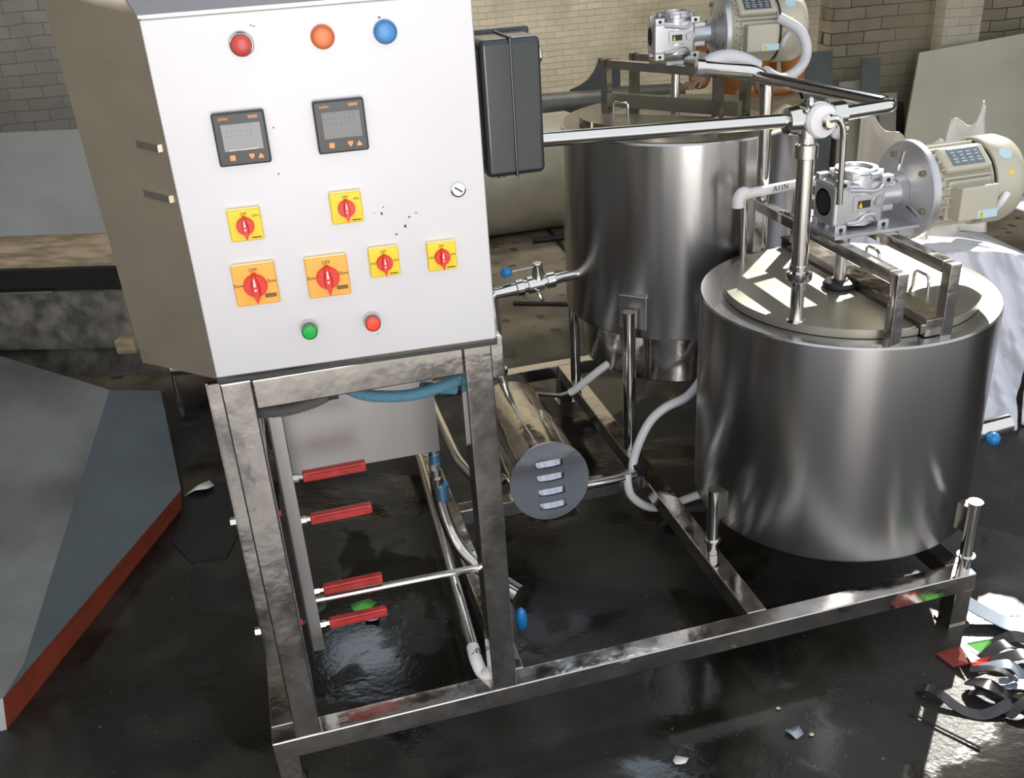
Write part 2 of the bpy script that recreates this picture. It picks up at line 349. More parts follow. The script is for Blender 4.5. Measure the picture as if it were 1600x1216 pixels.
# the floor-level tube with its white elbow
tb = thing('floor_pipe', 'thin chrome floor pipe behind the right cabinet leg, white elbow at its end', 'pipe', (.53, .2, 0))
MB().tube([(.512, .12, .022), (.564, 1.27, .022), (.60, 1.8, .03)], .0165).build('tube', CHROME, tb)
MB().tube([(.513, .165, .022), (.511, .115, .017), (.521, .075, -.002), (.545, .052, .022)], .0185, smooth=5).build('elbow', WHITE, tb)
MB().cyl((.553, .09, .0), (.560, .115, .05), .016).build('white_plug', WHITE, tb)

# tray box hung behind the stand
tr = thing('drain_box', 'plain brushed steel box hanging behind the cabinet stand, above the red rods', 'steel box', (.32, .5, .49))
q = MB(); q.prism([(.105, .5, .487), (.53, .5, .482), (.53, .5, .80), (.105, .5, .80)], (0, .26, 0)); q.build('body', BRUSH, tr)
MB().cyl((.519, .56, .49), (.519, .56, .44), .014).cyl((.519, .56, .395), (.519, .56, .36), .016).build('outlet', CHROME, tr)
MB().cyl((.519, .56, .44), (.519, .56, .41), .0165).build('blue_ring', STEELB, tr)
MB().lathe((.519, .56, .41), (0, 0, -1), [(0, .019), (.02, .019), (.021, .015), (.05, .015)], 8).build('union_nut', CHROME, tr)
for (x, y) in ((.12, .52), (.515, .52), (.12, .74), (.515, .74)): MB().cyl((x, y, .78), (x, y, .955), .004).build('hanger_rod', CHROME, tr)
MB().span((.10, .05, .945), (.12, .76, .955)).span((.505, .05, .945), (.525, .76, .955)).build('hanger_strap', STEEL, tr)
dp = thing('drain_pipe', 'blued steel drain pipe curving down from the hanging box to the skid', 'pipe', (.6, .6, 0))
MB().tube([(.519, .56, .36), (.523, .56, .27), (.55, .53, .14), (.60, .47, .07), (.655, .40, .04)], .021, smooth=5).build('tube', STEEL, dp)
MB().lathe((.53, .56, .33), (0, 0, -1), [(0, .024), (.05, .024)], 16).build('blued_band', STEELB, dp)
MB().cyl((.655, .40, .04), (.70, .35, .02), .03).build('flange', STEEL, dp)
MB().ball((.70, .33, -.06), .018, sc=(1, 1, 2.4)).build('blue_handle', BLUEK, dp)

# corrugated conduit
cd = thing('cable_conduit', 'corrugated conduit sagging under the cabinet crossbar, grey at left and bright blue at right', 'conduit', (.3, .1, .9))
MB().tube([(.05, .10, .905), (.12, .095, .898), (.20, .09, .912), (.26, .085, .945)], .0125, ripple=.003, smooth=4).build('grey_hose', GREYC, cd)
MB().tube([(.265, .085, .935), (.31, .075, .910), (.40, .07, .894), (.48, .075, .898), (.53, .085, .905)], .0125, ripple=.003, smooth=4).build('blue_hose', BLUEC, cd)
MB().tube([(.44, .10, .895), (.48, .105, .882), (.527, .11, .868)], .011, ripple=.003, smooth=4).build('blue_hose', BLUEC, cd)
MB().box((.235, .070, .925), (.022, .012, .014), None, .002).build('clamp', BLK, cd)

# ---------------------------------------------------------------- control cabinet
YAW = math.radians(-3.07)
cab = thing('control_cabinet', 'stainless control cabinet with gauges, buttons and rotary switches on its door', 'control cabinet', (0, 0, 1.026), YAW)
# body in local coords: x right, y back, z up
b = MB()
prof = lambda z, zb: [(0.004, .012, z), (.60, .012, z), (.60, .24, zb), (-.205, .24, zb)]
bot = [(0.004, .012, .010), (.600, .012, .010), (.600, .24, .010), (-.19, .24, -.02)]; top = [(0.0, .012, .738), (.600, .012, .738), (.600, .24, .765), (-.205, .24, .785)]
vb = [b.bm.verts.new(p) for p in bot]; vt = [b.bm.verts.new(p) for p in top]
b.bm.faces.new(vb[::-1]); b.bm.faces.new((vb[0], vb[1], vt[1], vt[0])); b.bm.faces.new((vb[1], vb[2], vt[2], vt[1])); b.bm.faces.new((vb[2], vb[3], vt[3], vt[2])); b.bm.faces.new((vb[3], vb[0], vt[0], vt[3]))
b.build('body', SIDE, cab, local=True, smooth=20)
b = MB(); b.prism([(-.004, .004, .736), (.606, .004, .736), (.606, .24, .767), (-.06, .24, .772)], (0, 0, .006)); b.build('top_cover', PANEL, cab, local=True)
MB().box((.3, .006, .377), (.606, .012, .714), None, .003).build('door', PANEL, cab, local=True)
MB().span((-.004, .012, .0), (.607, .03, .018)).build('bottom_lip', DARK, cab, local=True)
# hinge relief pressed in the side
for (z, L_) in ((.50, .05), (.40, .06)):
    MB().bar((-.02, .035, z), (-.02 - L_ * .9, .035 + L_, z + .004), .008, .014).build('hinge', CHROME, cab, local=True)
FR = Matrix.Rotation(PI / 2, 4, 'X')      # text plane XY -> XZ facing -y
def at(x, y, z): return Matrix.Translation((x, y, z)) @ FR
# dirt flecks / scratches on the door
fl = MB()
for (u, z_) in ((.19, .71), (.195, .708), (.425, .705), (.195, .435), (.2, .524), (.37, .335), (.385, .332), (.39, .345), (.43, .30), (.44, .318), (.455, .325), (.41, .285), (.345, .07)):
    fl.box((u, -.0003, z_), (random.uniform(.002, .006), .0006, random.uniform(.001, .006)))
fl.build('pen_marks', MARK, cab, local=True)
def pilot(x, z, lens, r, h, ring=True, bez=None):
    e = bpy.data.objects.new('indicator_light' if h < .03 else 'push_button', None); COL.objects.link(e); e.parent = cab; e.location = (x, 0, z); e.empty_display_size = .02
    MB().lathe((0, 0, 0), (0, -1, 0), [(0, r * 1.22), (h * .35, r * 1.22), (h * .5, r * 1.08), (h * .5, r)], 32).build('collar', WHITE if bez is None else bez, e, local=True)
    MB().lathe((0, -h * .3, 0), (0, -1, 0), [(0, r * 1.06), (h * .7, r * 1.06), (h * .72, r * .93)], 32).build('rim', MATS.get('rim' + lens.name) or mat('rim' + lens.name, tuple(c * .35 for c in lens.node_tree.nodes['Principled BSDF'].inputs['Base Color'].default_value[:3]), .3), e, local=True)
    MB().lathe((0, -h * .7, 0), (0, -1, 0), [(0, r * .92), (h * .32, r * .92), (h * .36, r * .82), (h * .38, r * .2)], 32).build('lens', lens, e, local=True)
    return e
pilot(.168, .680, LRED, .0185, .026, bez=CHROME); pilot(.316, .680, LORG, .0182, .016, bez=LORG); pilot(.433, .679, LBLU, .0182, .018, bez=LBLU)
pilot(.205, .108, LGRN, .0155, .032, bez=CHROME); pilot(.337, .106, LRD2, .0155, .030, bez=CHROME)
# temperature controllers
def controller(x, z, wd, ht, bright):
    e = bpy.data.objects.new('temperature_controller', None); COL.objects.link(e); e.parent = cab; e.location = (x, 0, z); e.empty_display_size = .03
    c = MB(); c.box((0, -.008, 0), (wd, .016, ht), None, .004); c.build('bezel', DARK, e, local=True)
    MB().box((0.002, -.0166, .004), (wd * .74, .0012, ht * .50)).build('screen', SCREEN if bright else mat('grey glass screen', (.10, .105, .105), .2), e, local=True)
    sg = MB(); y = -.0175
    for i, dx in enumerate((-.018, .0, .018) if bright else (-.026, -.010, .008, .024)):
        w_, h_ = .010, .020; t = .0016; cx = dx - .002; cz = .016
        for (px, pz, sx, sz) in ((0, h_ / 2, w_, t), (0, 0, w_, t), (0, -h_ / 2, w_, t), (-w_ / 2, h_ / 4, t, h_ / 2), (w_ / 2, h_ / 4, t, h_ / 2), (-w_ / 2, -h_ / 4, t, h_ / 2), (w_ / 2, -h_ / 4, t, h_ / 2)):
            sg.box((cx + px, y, cz + pz), (sx, .0006, sz))
    sg.build('digits', SEG if bright else mat('faint segment', (.17, .175, .175), .35), e, local=True)
    k = MB(); k.box((-.022, -.0166, -.034), (.010, .001, .010)); k.build('square_key', ORNG, e, local=True)
    k = MB(); k.prism([(.009, -.0160, -.029), (.019, -.0160, -.029), (.019, -.0160, -.033), (.014, -.0160, -.040), (.009, -.0160, -.033)], (0, -.001, 0)); k.build('down_key', ORNG, e, local=True)
    k = MB(); k.prism([(.026, -.0160, -.039), (.036, -.0160, -.039), (.036, -.0160, -.036), (.031, -.0160, -.029), (.026, -.0160, -.036)], (0, -.001, 0)); k.build('up_key', ORNG, e, local=True)
    text_mesh('maker_lettering', 'selec', .0095, ORNG, e, at(-wd * .28, -.0163, ht * .40))
    k = MB(); k.box((wd * .28, -.0163, ht * .40), (.018, .0008, .0055), None); k.build('model_label', mat('faded orange label', (.55, .25, .12), .5), e, local=True)
    if bright:
        k = MB()
        for dx in (-.018, .004, .02): k.box((dx, -.0173, -.0195), (.016, .0006, .0012))
        k.ball((-.006, -.017, -.0195), .0016, 8); k.ball((.013, -.017, -.0195), .0016, 8); k.build('scale_line', WHITE, e, local=True)
    return e
controller(.138, .512, .098, .100, True); controller(.327, .516, .098, .100, False)
# rotary switches
def rotary(x, z, s, plate, labels, tag_):
    e = bpy.data.objects.new('rotary_switch', None); COL.objects.link(e); e.parent = cab; e.location = (x, 0, z); e.empty_display_size = .03
    MB().box((0, -.005, 0), (s, .010, s), None, .003).build('plate', plate, e, local=True)
    MB().box((0, -.0045, s * .5 + .0015), (s * .96, .009, .003), None, .0005).build('plate_edge', YPALE, e, local=True)
    kb = MB(); r = s * .27
    kb.lathe((0, -.010, 0), (0, -1, 0), [(0, r), (.008, r), (.010, r * .93)], 36)
    # pointer handle: tapered ridge, blunt at the top and pointed at the bottom
    d = .022
    pts = [(-s * .05, 0, s * .31), (s * .05, 0, s * .31), (s * .13, 0, .0), (s * .11, 0, -s * .22), (s * .015, 0, -s * .40), (-s * .015, 0, -s * .40), (-s * .11, 0, -s * .22), (-s * .13, 0, 0)]
    a = [kb.bm.verts.new(Vector((p[0], -.010, p[2]))) for p in pts]; b_ = [kb.bm.verts.new(Vector((p[0] * .55, -.010 - d, p[2] * .96))) for p in pts]
    kb.bm.faces.new(b_); kb.bm.faces.new(a[::-1])
    for k in range(8): kb.bm.faces.new((a[k], a[(k + 1) % 8], b_[(k + 1) % 8], b_[k]))
    ko = kb.build('knob', RED, e, local=True, smooth=30)
    p = MB(); y = -.0328; p.prism([(-s * .014, y, s * .23), (s * .014, y, s * .23), (s * .024, y, s * .04), (-s * .024, y, s * .04)], (0, -.0006, 0)); p.lathe((0, y, -s * .045), (0, -1, 0), [(0, s * .028), (.0006, s * .028)], 12); p.build('pointer_mark', WHITE, ko, local=True)
    for (tx, lx, lz) in labels: text_mesh('legend', tx, s * .115, MARK, e, at(s * lx, -.0102, s * lz))
    if tag_:
        p = MB(); p.box((s * .31, -.0103, -s * .29), (s * .27, .0008, s * .10), None); p.build('model_tag', mat('brown printed tag', (.22, .10, .03), .5), e, local=True)
    else:
        p = MB(); p.box((s * .28, -.0102, -s * .40), (s * .28, .0006, s * .035)); p.build('maker_print', MARK, e, local=True)
    return e
LAB1 = [('OFF', 0, .37), ('ON', .34, .28)]; LAB3 = [('OFF', 0, .38), ('ON', -.38, .0), ('ON', .38, .04)]; LABT = [('OFF', 0, .37), ('Slow', -.385, .02), ('Slow', .385, .06)]
rotary(.115, .343, .064, YEL, LAB1, False); rotary(.316, .354, .063, YEL, LAB1, False); rotary(.378, .231, .062, YEL, LAB3, False); rotary(.499, .228, .061, YEL, LAB3, False)
rotary(.113, .218, .087, YELO, LABT, True); rotary(.259, .215, .086, YELO, LABT, True)
lk = MB(); lk.lathe((.546, 0, .364), (0, -1, 0), [(0, .016), (.004, .016), (.006, .0125)], 32); lo = lk.build('lock', CHROME, cab, local=True)
MB().box((.546, -.0065, .364), (.019, .0015, .0035), Matrix.Rotation(math.radians(35), 3, 'Y')).build('slot', MARK, lo, local=True)
# black junction box on the cabinet's right side
jb = thing('junction_box', 'glossy black sheet metal box fixed to the right side of the control cabinet', 'junction box', (.70, .08, 1.37), YAW)
MB().box((.690, .10, 1.524), (.13, .13, .280), None, .012).build('body', BLACKBOX, jb)
for o_ in ():
    pass
MB().box((.694, .175, 1.522), (.146, .03, .296), None, .006).build('rear_cover', BLACKBOX, jb)
MB().span((.686, .0285, 1.384), (.692, .20, 1.668), .002).build('seam', BLACKBOX, jb)
MB().lathe((.755, .08, 1.62), (1, 0, 0), [(0, .018), (.008, .018), (.012, .012)], 16).build('knob', CHROME, jb)
MB().span((.66, .09, 1.370), (.666, .095, 1.385)).span((.672, .09, 1.370), (.678, .095, 1.385)).build('cable_gland', BLK, jb)
MB().span((.6075, .10, 1.41), (.632, .17, 1.64)).build('mounting_plate', BLACKBOX, jb)

# ---------------------------------------------------------------- tanks
def ring_shell(name, parent, c, r, z0, z1, m, lip=.008, seg=96, bot=True):
    mb = MB(); prof = [(z0, r * .3), (z0, r - .02), (z0 + .006, r - .004), (z0 + .014, r), (z1 - .006, r), (z1, r - .004), (z1 + .001, r - .010), (z1 - .004, r - .055), (z1 - .004, .02)]
    mb.lathe((c[0], c[1], 0), (0, 0, 1), prof, seg); return mb.build(name, m, parent, smooth=28)
# front tank
T2 = Vector((1.852, .525, 0)); R2 = .446; ZT = .769
t2 = thing('mixing_tank', 'shorter brushed steel mixing tank at front right, under the large gearmotor', 'tank', (T2.x, T2.y, 0))
ring_shell('shell', t2, T2, R2, .049, ZT, TANKM)
def half_lid(parent, c, r, z, a0, a1, m, name='lid', t=.026):
    mb = MB(); n = 40; pts = [(c[0] + r * math.cos(a0 + (a1 - a0) * k / n), c[1] + r * math.sin(a0 + (a1 - a0) * k / n), z) for k in range(n + 1)]
    mb.prism(pts, (0, 0, t)); es = [e for e in mb.bm.edges if all(v.co.z > z + t * .9 for v in e.verts)]
    bmesh.ops.bevel(mb.bm, geom=es, offset=.006, segments=3, affect='EDGES'); return mb.build(name, m, parent, smooth=40)
half_lid(t2, (T2.x - .0, T2.y), .375, ZT - .002, PI / 2 + .03, 3 * PI / 2 - .03, LIDM)
half_lid(t2, (T2.x + .01, T2.y), .375, ZT - .002, -PI / 2 + .10, PI / 2 - .10, LIDM)
# dark channel between the two lid halves
ch = MB(); ch.span((T2.x - .008, T2.y - .40, ZT), (T2.x + .052, T2.y + .39, ZT + .05), .002); ch.span((T2.x - .012, T2.y - .40, ZT + .05), (T2.x + .056, T2.y + .39, ZT + .056)); ch.build('lid_channel', STEEL, t2)
for (y0) in (.35, .60): MB().tube([(T2.x + .16, y0, ZT + .02), (T2.x + .16, y0, ZT + .075), (T2.x + .16, y0 + .07, ZT + .075), (T2.x + .16, y0 + .07, ZT + .02)], .005, 8, fillet=.02).build('lid_handle', CHROME, t2)
for (x, y, h) in ((1.353, .371, .235), (2.03, .035, .24), (2.30, .72, .235)):
    ang = math.atan2(y - T2.y, x - T2.x); 
    l = MB(); l.cyl((x, y, -.0 if x < 2.1 else FZ + .01), (x, y, h), .0195); l.cyl((x, y, .045), (x, y, .052), .026); l.cyl((x, y, h), (x, y, h + .004), .021)
    l.box((x - math.cos(ang) * .02, y - math.sin(ang) * .02, h - .06), (.05, .03, .09), Matrix.Rotation(ang, 3, 'Z')); l.build('leg', CHROME, t2)
# side outlet with blue knob on the right
ov = MB(); ov.lathe((T2.x + R2 - .01, .52, .135), (1, -.04, .1), [(0, .02), (.10, .022), (.14, .036), (.26, .036)], 24); ov.build('outlet', CHROME, t2)
MB().ball((2.455, .465, .14), .024).build('valve_knob', BLUEK, t2)
# small strap on tank top: mounting bars for the gearmotor
br = thing('motor_bracket', 'pair of square tube arches across the front tank lid carrying the big gearmotor', 'bracket', (1.81, .49, ZT))
TB = .034
for (x, y0, y1, zt) in ((1.737, .122, .90, .976), (1.893, .118, .90, .982)):
    a = MB(); a.span((x - TB / 2, y0 - TB / 2, ZT - .003), (x + TB / 2, y0 + TB / 2, zt), .003); a.build('leg', STEEL, br)
    a = MB(); a.span((x - TB / 2, y1 - TB / 2, ZT - .003), (x + TB / 2, y1 + TB / 2, zt), .003); a.build('leg', STEEL, br)
    a = MB(); a.span((x - TB / 2, y0 + TB / 2, zt - TB), (x + TB / 2, y1 - TB / 2, zt), .003); a.build('crossbar', STEEL, br)
MB().span((1.715, .40, .982), (2.02, .60, .992), .001).build('mounting_plate', ALU, br)
for x in (1.96,): MB().span((1.94, .42, .955), (2.02, .58, .982)).build('support_block', ALU, br)

# rear tank
T1 = Vector((1.686, 1.42, 0)); R1 = .440; Z1 = 1.157
t1 = thing('mixing_tank', 'taller brushed steel mixing tank standing behind, between the cabinet and the front tank', 'tank', (T1.x, T1.y, 0))
ring_shell('shell', t1, T1, R1, .443, Z1, TANKM)
mb = MB(); mb.lathe((T1.x, T1.y, 0), (0, 0, 1), [(.250, .1), (.250, .372), (.255, .377), (.46, .377)], 80); mb.build('lower_jacket', STEEL, t1)
mb = MB(); mb.lathe((T1.x, T1.y, 0), (0, 0, 1), [(Z1 - .003, .30), (Z1 + .003, R1 - .012), (Z1 - .003, R1 - .003)], 80, caps=False); mb.build('top_rim', LID1, t1)
half_lid(t1, (1.572, 1.42), .262, Z1 + .004, PI * .98 - .42, PI * .98 + 2.30, LID1, t=.028)
MB().tube([(1.435, 1.44, Z1 + .03), (1.435, 1.44, Z1 + .075), (1.475, 1.40, Z1 + .075), (1.475, 1.40, Z1 + .03)], .005, 8, fillet=.012).build('lid_handle', CHROME, t1)
hp = MB(); hp.bar((1.50, 1.66, Z1 + .045), (1.83, 1.23, Z1 + .045), .03, .05); hp.build('lid_channel', mat('dull olive steel', (.30, .29, .22), .4, .7), t1)
MB().tube([(1.302, 1.30, Z1 + .045), (1.30, 1.30, Z1 + .02), (1.30, 1.29, Z1 - .005)], .005, 8).build('hook', CHROME, t1)
for (x, y, h, w_) in ((1.350, 1.080, .565, .024), (1.348, 1.72, .46, .022), (2.02, 1.10, .565, .022), (2.02, 1.70, .565, .022)):
    d = Vector((T1.x - x, T1.y - y, 0)).normalized(); ang = math.atan2(d.y, d.x)
    l = MB(); l.cyl((x, y, -.0), (x, y, h), w_); l.build('leg', CHROME, t1)
    for zz in ((.52, .5) if h > .5 else ()):
        pass
    if x < 1.36 and h > .5:
        s_ = MB(); c0 = T1 - d * (R1 + .002); s_.box((c0.x, c0.y, .55), (.012, .11, .13), Matrix.Rotation(ang, 3, 'Z'), .004); s_.bar((x + d.x * .015, y + d.y * .015, .52), (c0.x, c0.y, .52), .03, .06); s_.build('mounting_pad', BRUSH, t1)
    else: MB().bar((x, y, .48), (T1.x - d.x * (R1 - .02), T1.y - d.y * (R1 - .02), .50), .03, .05).build('mounting_pad', STEEL, t1)
MB().span((1.40, 1.18, .16), (1.46, 1.23, .26)).build('outlet', BRUSH, t1)
# nozzle stubs on the right
MB().cyl((T1.x + R1 - .02, 1.30, 1.08), (T1.x + R1 + .09, 1.26, 1.08), .014).build('nozzle', CHROME, t1)
MB().cyl((T1.x + R1 + .09, 1.26, 1.08), (T1.x + R1 + .15, 1.24, 1.08), .018).build('nozzle', CHROME, t1)
# valve on the left outlet
vy = 1.35
va = thing('ball_valve', 'stainless ball valve with blue knobbed lever on the rear tank left outlet', 'valve', (1.08, vy, .6))
v_ = MB(); v_.lathe((1.262, 1.36, .633), (-1, -.035, -.075), [(0, .018), (.10, .020), (.105, .030), (.135, .030), (.137, .024), (.15, .024), (.152, .033), (.21, .033), (.212, .024), (.225, .024), (.228, .031), (.255, .031), (.258, .026), (.33, .021), (.34, .021)], 20); v_.build('body', CHROME, va)
MB().lathe((1.095, vy, .64), (-.02, 0, 1), [(0, .025), (.05, .018), (.058, .020), (.062, .017)], 16).build('stem', CHROME, va)
MB().cyl((1.085, vy, .688), (.985, vy, .682), .004, 10).build('lever', CHROME, va)
MB().lathe((.995, vy, .683), (-1, 0, -.05), [(0, .006), (.008, .018), (.03, .02), (.04, .012)], 12).build('lever_knob', BLUEK, va)
MB().cyl((1.09, vy - .02, .585), (1.09, vy - .06, .575), .009, 8).build('bolt', CHROME, va)
dw = thing('down_pipe', 'stainless pipe dropping from the rear tank valve to the horizontal drum', 'pipe', (.97, vy, .2))
MB().tube([(.955, vy, .614), (.915, vy, .608), (.925, vy, .27), (.945, 1.345, .20)], .019, fillet=.05).build('tube', CHROME, dw)
MB().lathe((.928, vy, .30), (0, 0, -1), [(0, .026), (.025, .026)], 8).build('union_nut', CHROME, dw)

# pump / heater drum
pu = thing('pump_drum', 'horizontal polished steel drum on the skid, round end cover with three louvres', 'pump housing', (.945, .8, -.0))
P0 = Vector((.945, .80, .105)); TILT = Matrix.Translation(P0) @ Matrix.Rotation(math.radians(-9), 4, 'X') @ Matrix.Translation(-P0); P1 = Vector((.945, 1.33, .11))
MB().lathe(P0 + Vector((0, .030, 0)), P1 - P0, [(0, .134), (.50, .134), (.53, .125)], 64).build('casing', STEEL, pu)
MB().lathe(P0, P1 - P0, [(0, .1425), (.012, .1425)], 72).tilt(TILT).build('end_cover', mat('end cover steel', (.46, .48, .53), .16, 1, bump=.25, bscale=6), pu)
for i, z in enumerate((.165, .115, .062, .010)):
    lv = MB(); n = 10; L_ = .048; cx = .945 + .004
    rows = []
    for k in range(n + 1):
        t = k / n; x = cx - L_ + 2 * L_ * t; bul = math.sin(PI * t) ** .5 * .016 if 0 < t < 1 else 0
        rows.append([lv.bm.verts.new((x, .799, z + .018)), lv.bm.verts.new((x, .799 - bul, z + .002)), lv.bm.verts.new((x, .799 - bul * .9, z - .004)), lv.bm.verts.new((x, .799, z - .006))])
    for a, c in zip(rows, rows[1:]):
        for k in range(3): lv.bm.faces.new((a[k], a[k + 1], c[k + 1], c[k]))
    lv.tilt(TILT).build('louvre', MATS['end cover steel'], pu, smooth=30)
MB().span((.86, .90, -.0), (1.03, .94, .01)).span((.87, .90, -.0), (.88, .94, .03)).span((1.01, .90, 0), (1.02, .94, .03)).build('saddle', STEEL, pu)
MB().span((.86, 1.2, -.055), (1.03, 1.24, -.02)).build('saddle', STEEL, pu)
MB().tube([(1.05, 1.32, .18), (1.16, 1.35, .135), (1.20, 1.36, .135)], .009).build('nozzle', CHROME, pu)
MB().tube([(.86, 1.02, .02), (.74, .98, .02), (.70, 1.2, .02), (.70, 1.85, .02)], .02, fillet=.05).build('side_pipe', CHROME, pu)
MB().tube([(1.06, .845, .03), (1.20, .86, .02), (1.29, .875, .015)], .017).build('outlet_pipe', CHROME, pu)

# white hoses
hs = solo('white_hose', MB().tube([(1.575, .935, .56), (1.590, .93, .47), (1.592, .93, .37), (1.52, .92, .277), (1.43, .93, .235), (1.371, .93, .19), (1.325, .92, .12), (1.300, .915, .05), (1.290, .90, .012)], .0165, smooth=6), HOSE, 'long white hose curving down between the two tanks to the skid cross rail', 'hose')
solo('white_hose', MB().tube([(1.255, .865, .03), (1.262, .85, -.05), (1.33, .86, -.125), (1.42, .90, -.17), (1.52, .93, -.18), (1.60, .93, -.165), (1.68, .97, -.17)], .0155, smooth=6), HOSE, 'white hose passing low under the skid cross rail towards the front tank', 'hose')
solo('white_hose', MB().tube([(1.205, 1.362, .135), (1.225, 1.35, .15), (1.30, 1.30, .235), (1.36, 1.28, .285)], .0155, smooth=5), HOSE, 'short pale hose rising from the drum to the underside of the rear tank', 'hose')
blk = solo('hose_clamp_block', MB().box((1.315, .90, .02), (.05, .045, .042), Matrix.Rotation(.4, 3, 'Z'), .004), BLACK, 'black block clamping the hose ends on the cross rail', 'clamp')

# ---------------------------------------------------------------- piping over the tanks
PY = .324; PZ = 1.356
hp_ = thing('overhead_pipe', 'polished overhead pipe from the cabinet through the valve and back to the rear tank', 'pipe', (1.2, PY, PZ))
MB().cyl((.74, PY, 1.392), (1.49, PY, 1.360), .0185).build('front_run', CHROME, hp_)
MB().tube([(1.655, PY, 1.360), (1.815, PY, 1.366), (1.700, 1.0, 1.366), (1.66, 1.30, 1.37)], .0185, fillet=.045, seg=20).build('return_run', CHROME, hp_)
rp = thing('rear_loop_pipe', 'thick chrome pipe bending over the rear tank and dropping down beside it', 'pipe', (1.74, .93, .77))
MB().tube([(1.545, .96, 1.405), (1.752, .912, 1.376), (1.770, .925, .768)], .0215, fillet=.06, seg=20).build('tube', CHROME, rp)
MB().lathe((1.545, .96, 1.405), (1, -.22, -.14), [(-.012, .026), (.012, .026)], 16).build('end_ferrule', CHROME, rp)
# riser with unions
rs = thing('riser_pipe', 'vertical chrome riser on the front tank lid with two union nuts', 'pipe', (1.563, PY, ZT + .024))
MB().lathe((1.563, PY, ZT + .022), (-.012, 0, 1), [(0, .030), (.006, .022), (.03, .019), (.10, .019), (.125, .028)], 24).build('foot_tube', CHROME, rs)
MB().lathe((1.5615, PY, ZT + .145), (-.012, 0, 1), [(0, .034), (.004, .036), (.026, .036), (.03, .027), (.045, .027)], 24).build('union_nut', CHROME, rs)
MB().cyl((1.560, PY, ZT + .185), (1.555, PY, 1.262), .0225).build('tube', CHROME, rs)
MB().lathe((1.555, PY, 1.255), (0, 0, 1), [(0, .024), (.003, .031), (.038, .031), (.042, .024), (.065, .020)], 24).build('union_nut', CHROME, rs)
# valve on top
vv = thing('butterfly_valve', 'valve on the overhead pipe with white round dial and long curved chrome lever', 'valve', (1.575, PY, PZ))
MB().lathe((1.520, PY, 1.358), (1, 0, 0), [(-.035, .022), (-.03, .034), (.0, .038), (.004, .026), (.03, .024)], 24).build('left_union', CHROME, vv)
MB().lathe((1.612, PY, 1.360), (1, 0, 0), [(0, .022), (.004, .034), (.04, .034), (.044, .024)], 24).build('right_union', CHROME, vv)
MB().lathe((1.575, PY + .035, PZ), (0, -1, 0), [(0, .036), (.004, .046), (.046, .046), (.05, .040)], 32).build('body', CHROME, vv)
MB().cyl((1.556, PY, 1.312), (1.556, PY, 1.34), .024).build('neck', CHROME, vv)
MB().lathe((1.578, PY - .014, PZ - .002), (.04, -1, .05), [(0, .044), (.012, .045), (.022, .040), (.026, .022)], 36).build('dial', WHITE, vv)
MB().lathe((1.5845, PY - .036, PZ - .002), (.04, -1, .05), [(0, .019), (.012, .020), (.02, .014)], 20).build('hub', CHROME, vv)
MB().tube([(1.586, PY - .050, PZ + .004), (1.603, PY - .058, PZ + .006), (1.618, PY - .062, PZ - .02), (1.625, PY - .06, PZ - .08), (1.632, PY - .055, 1.135)], .0085, 12, smooth=6).build('lever', CHROME, vv)
MB().ball((1.628, PY - .02, PZ - .040), .015).build('stop_knob', WHITE, vv)
MB().ball((1.545, PY - .02, PZ + .045), .013, sc=(.8, .8, 1.4)).build('clamp_screw', CHROME, vv)

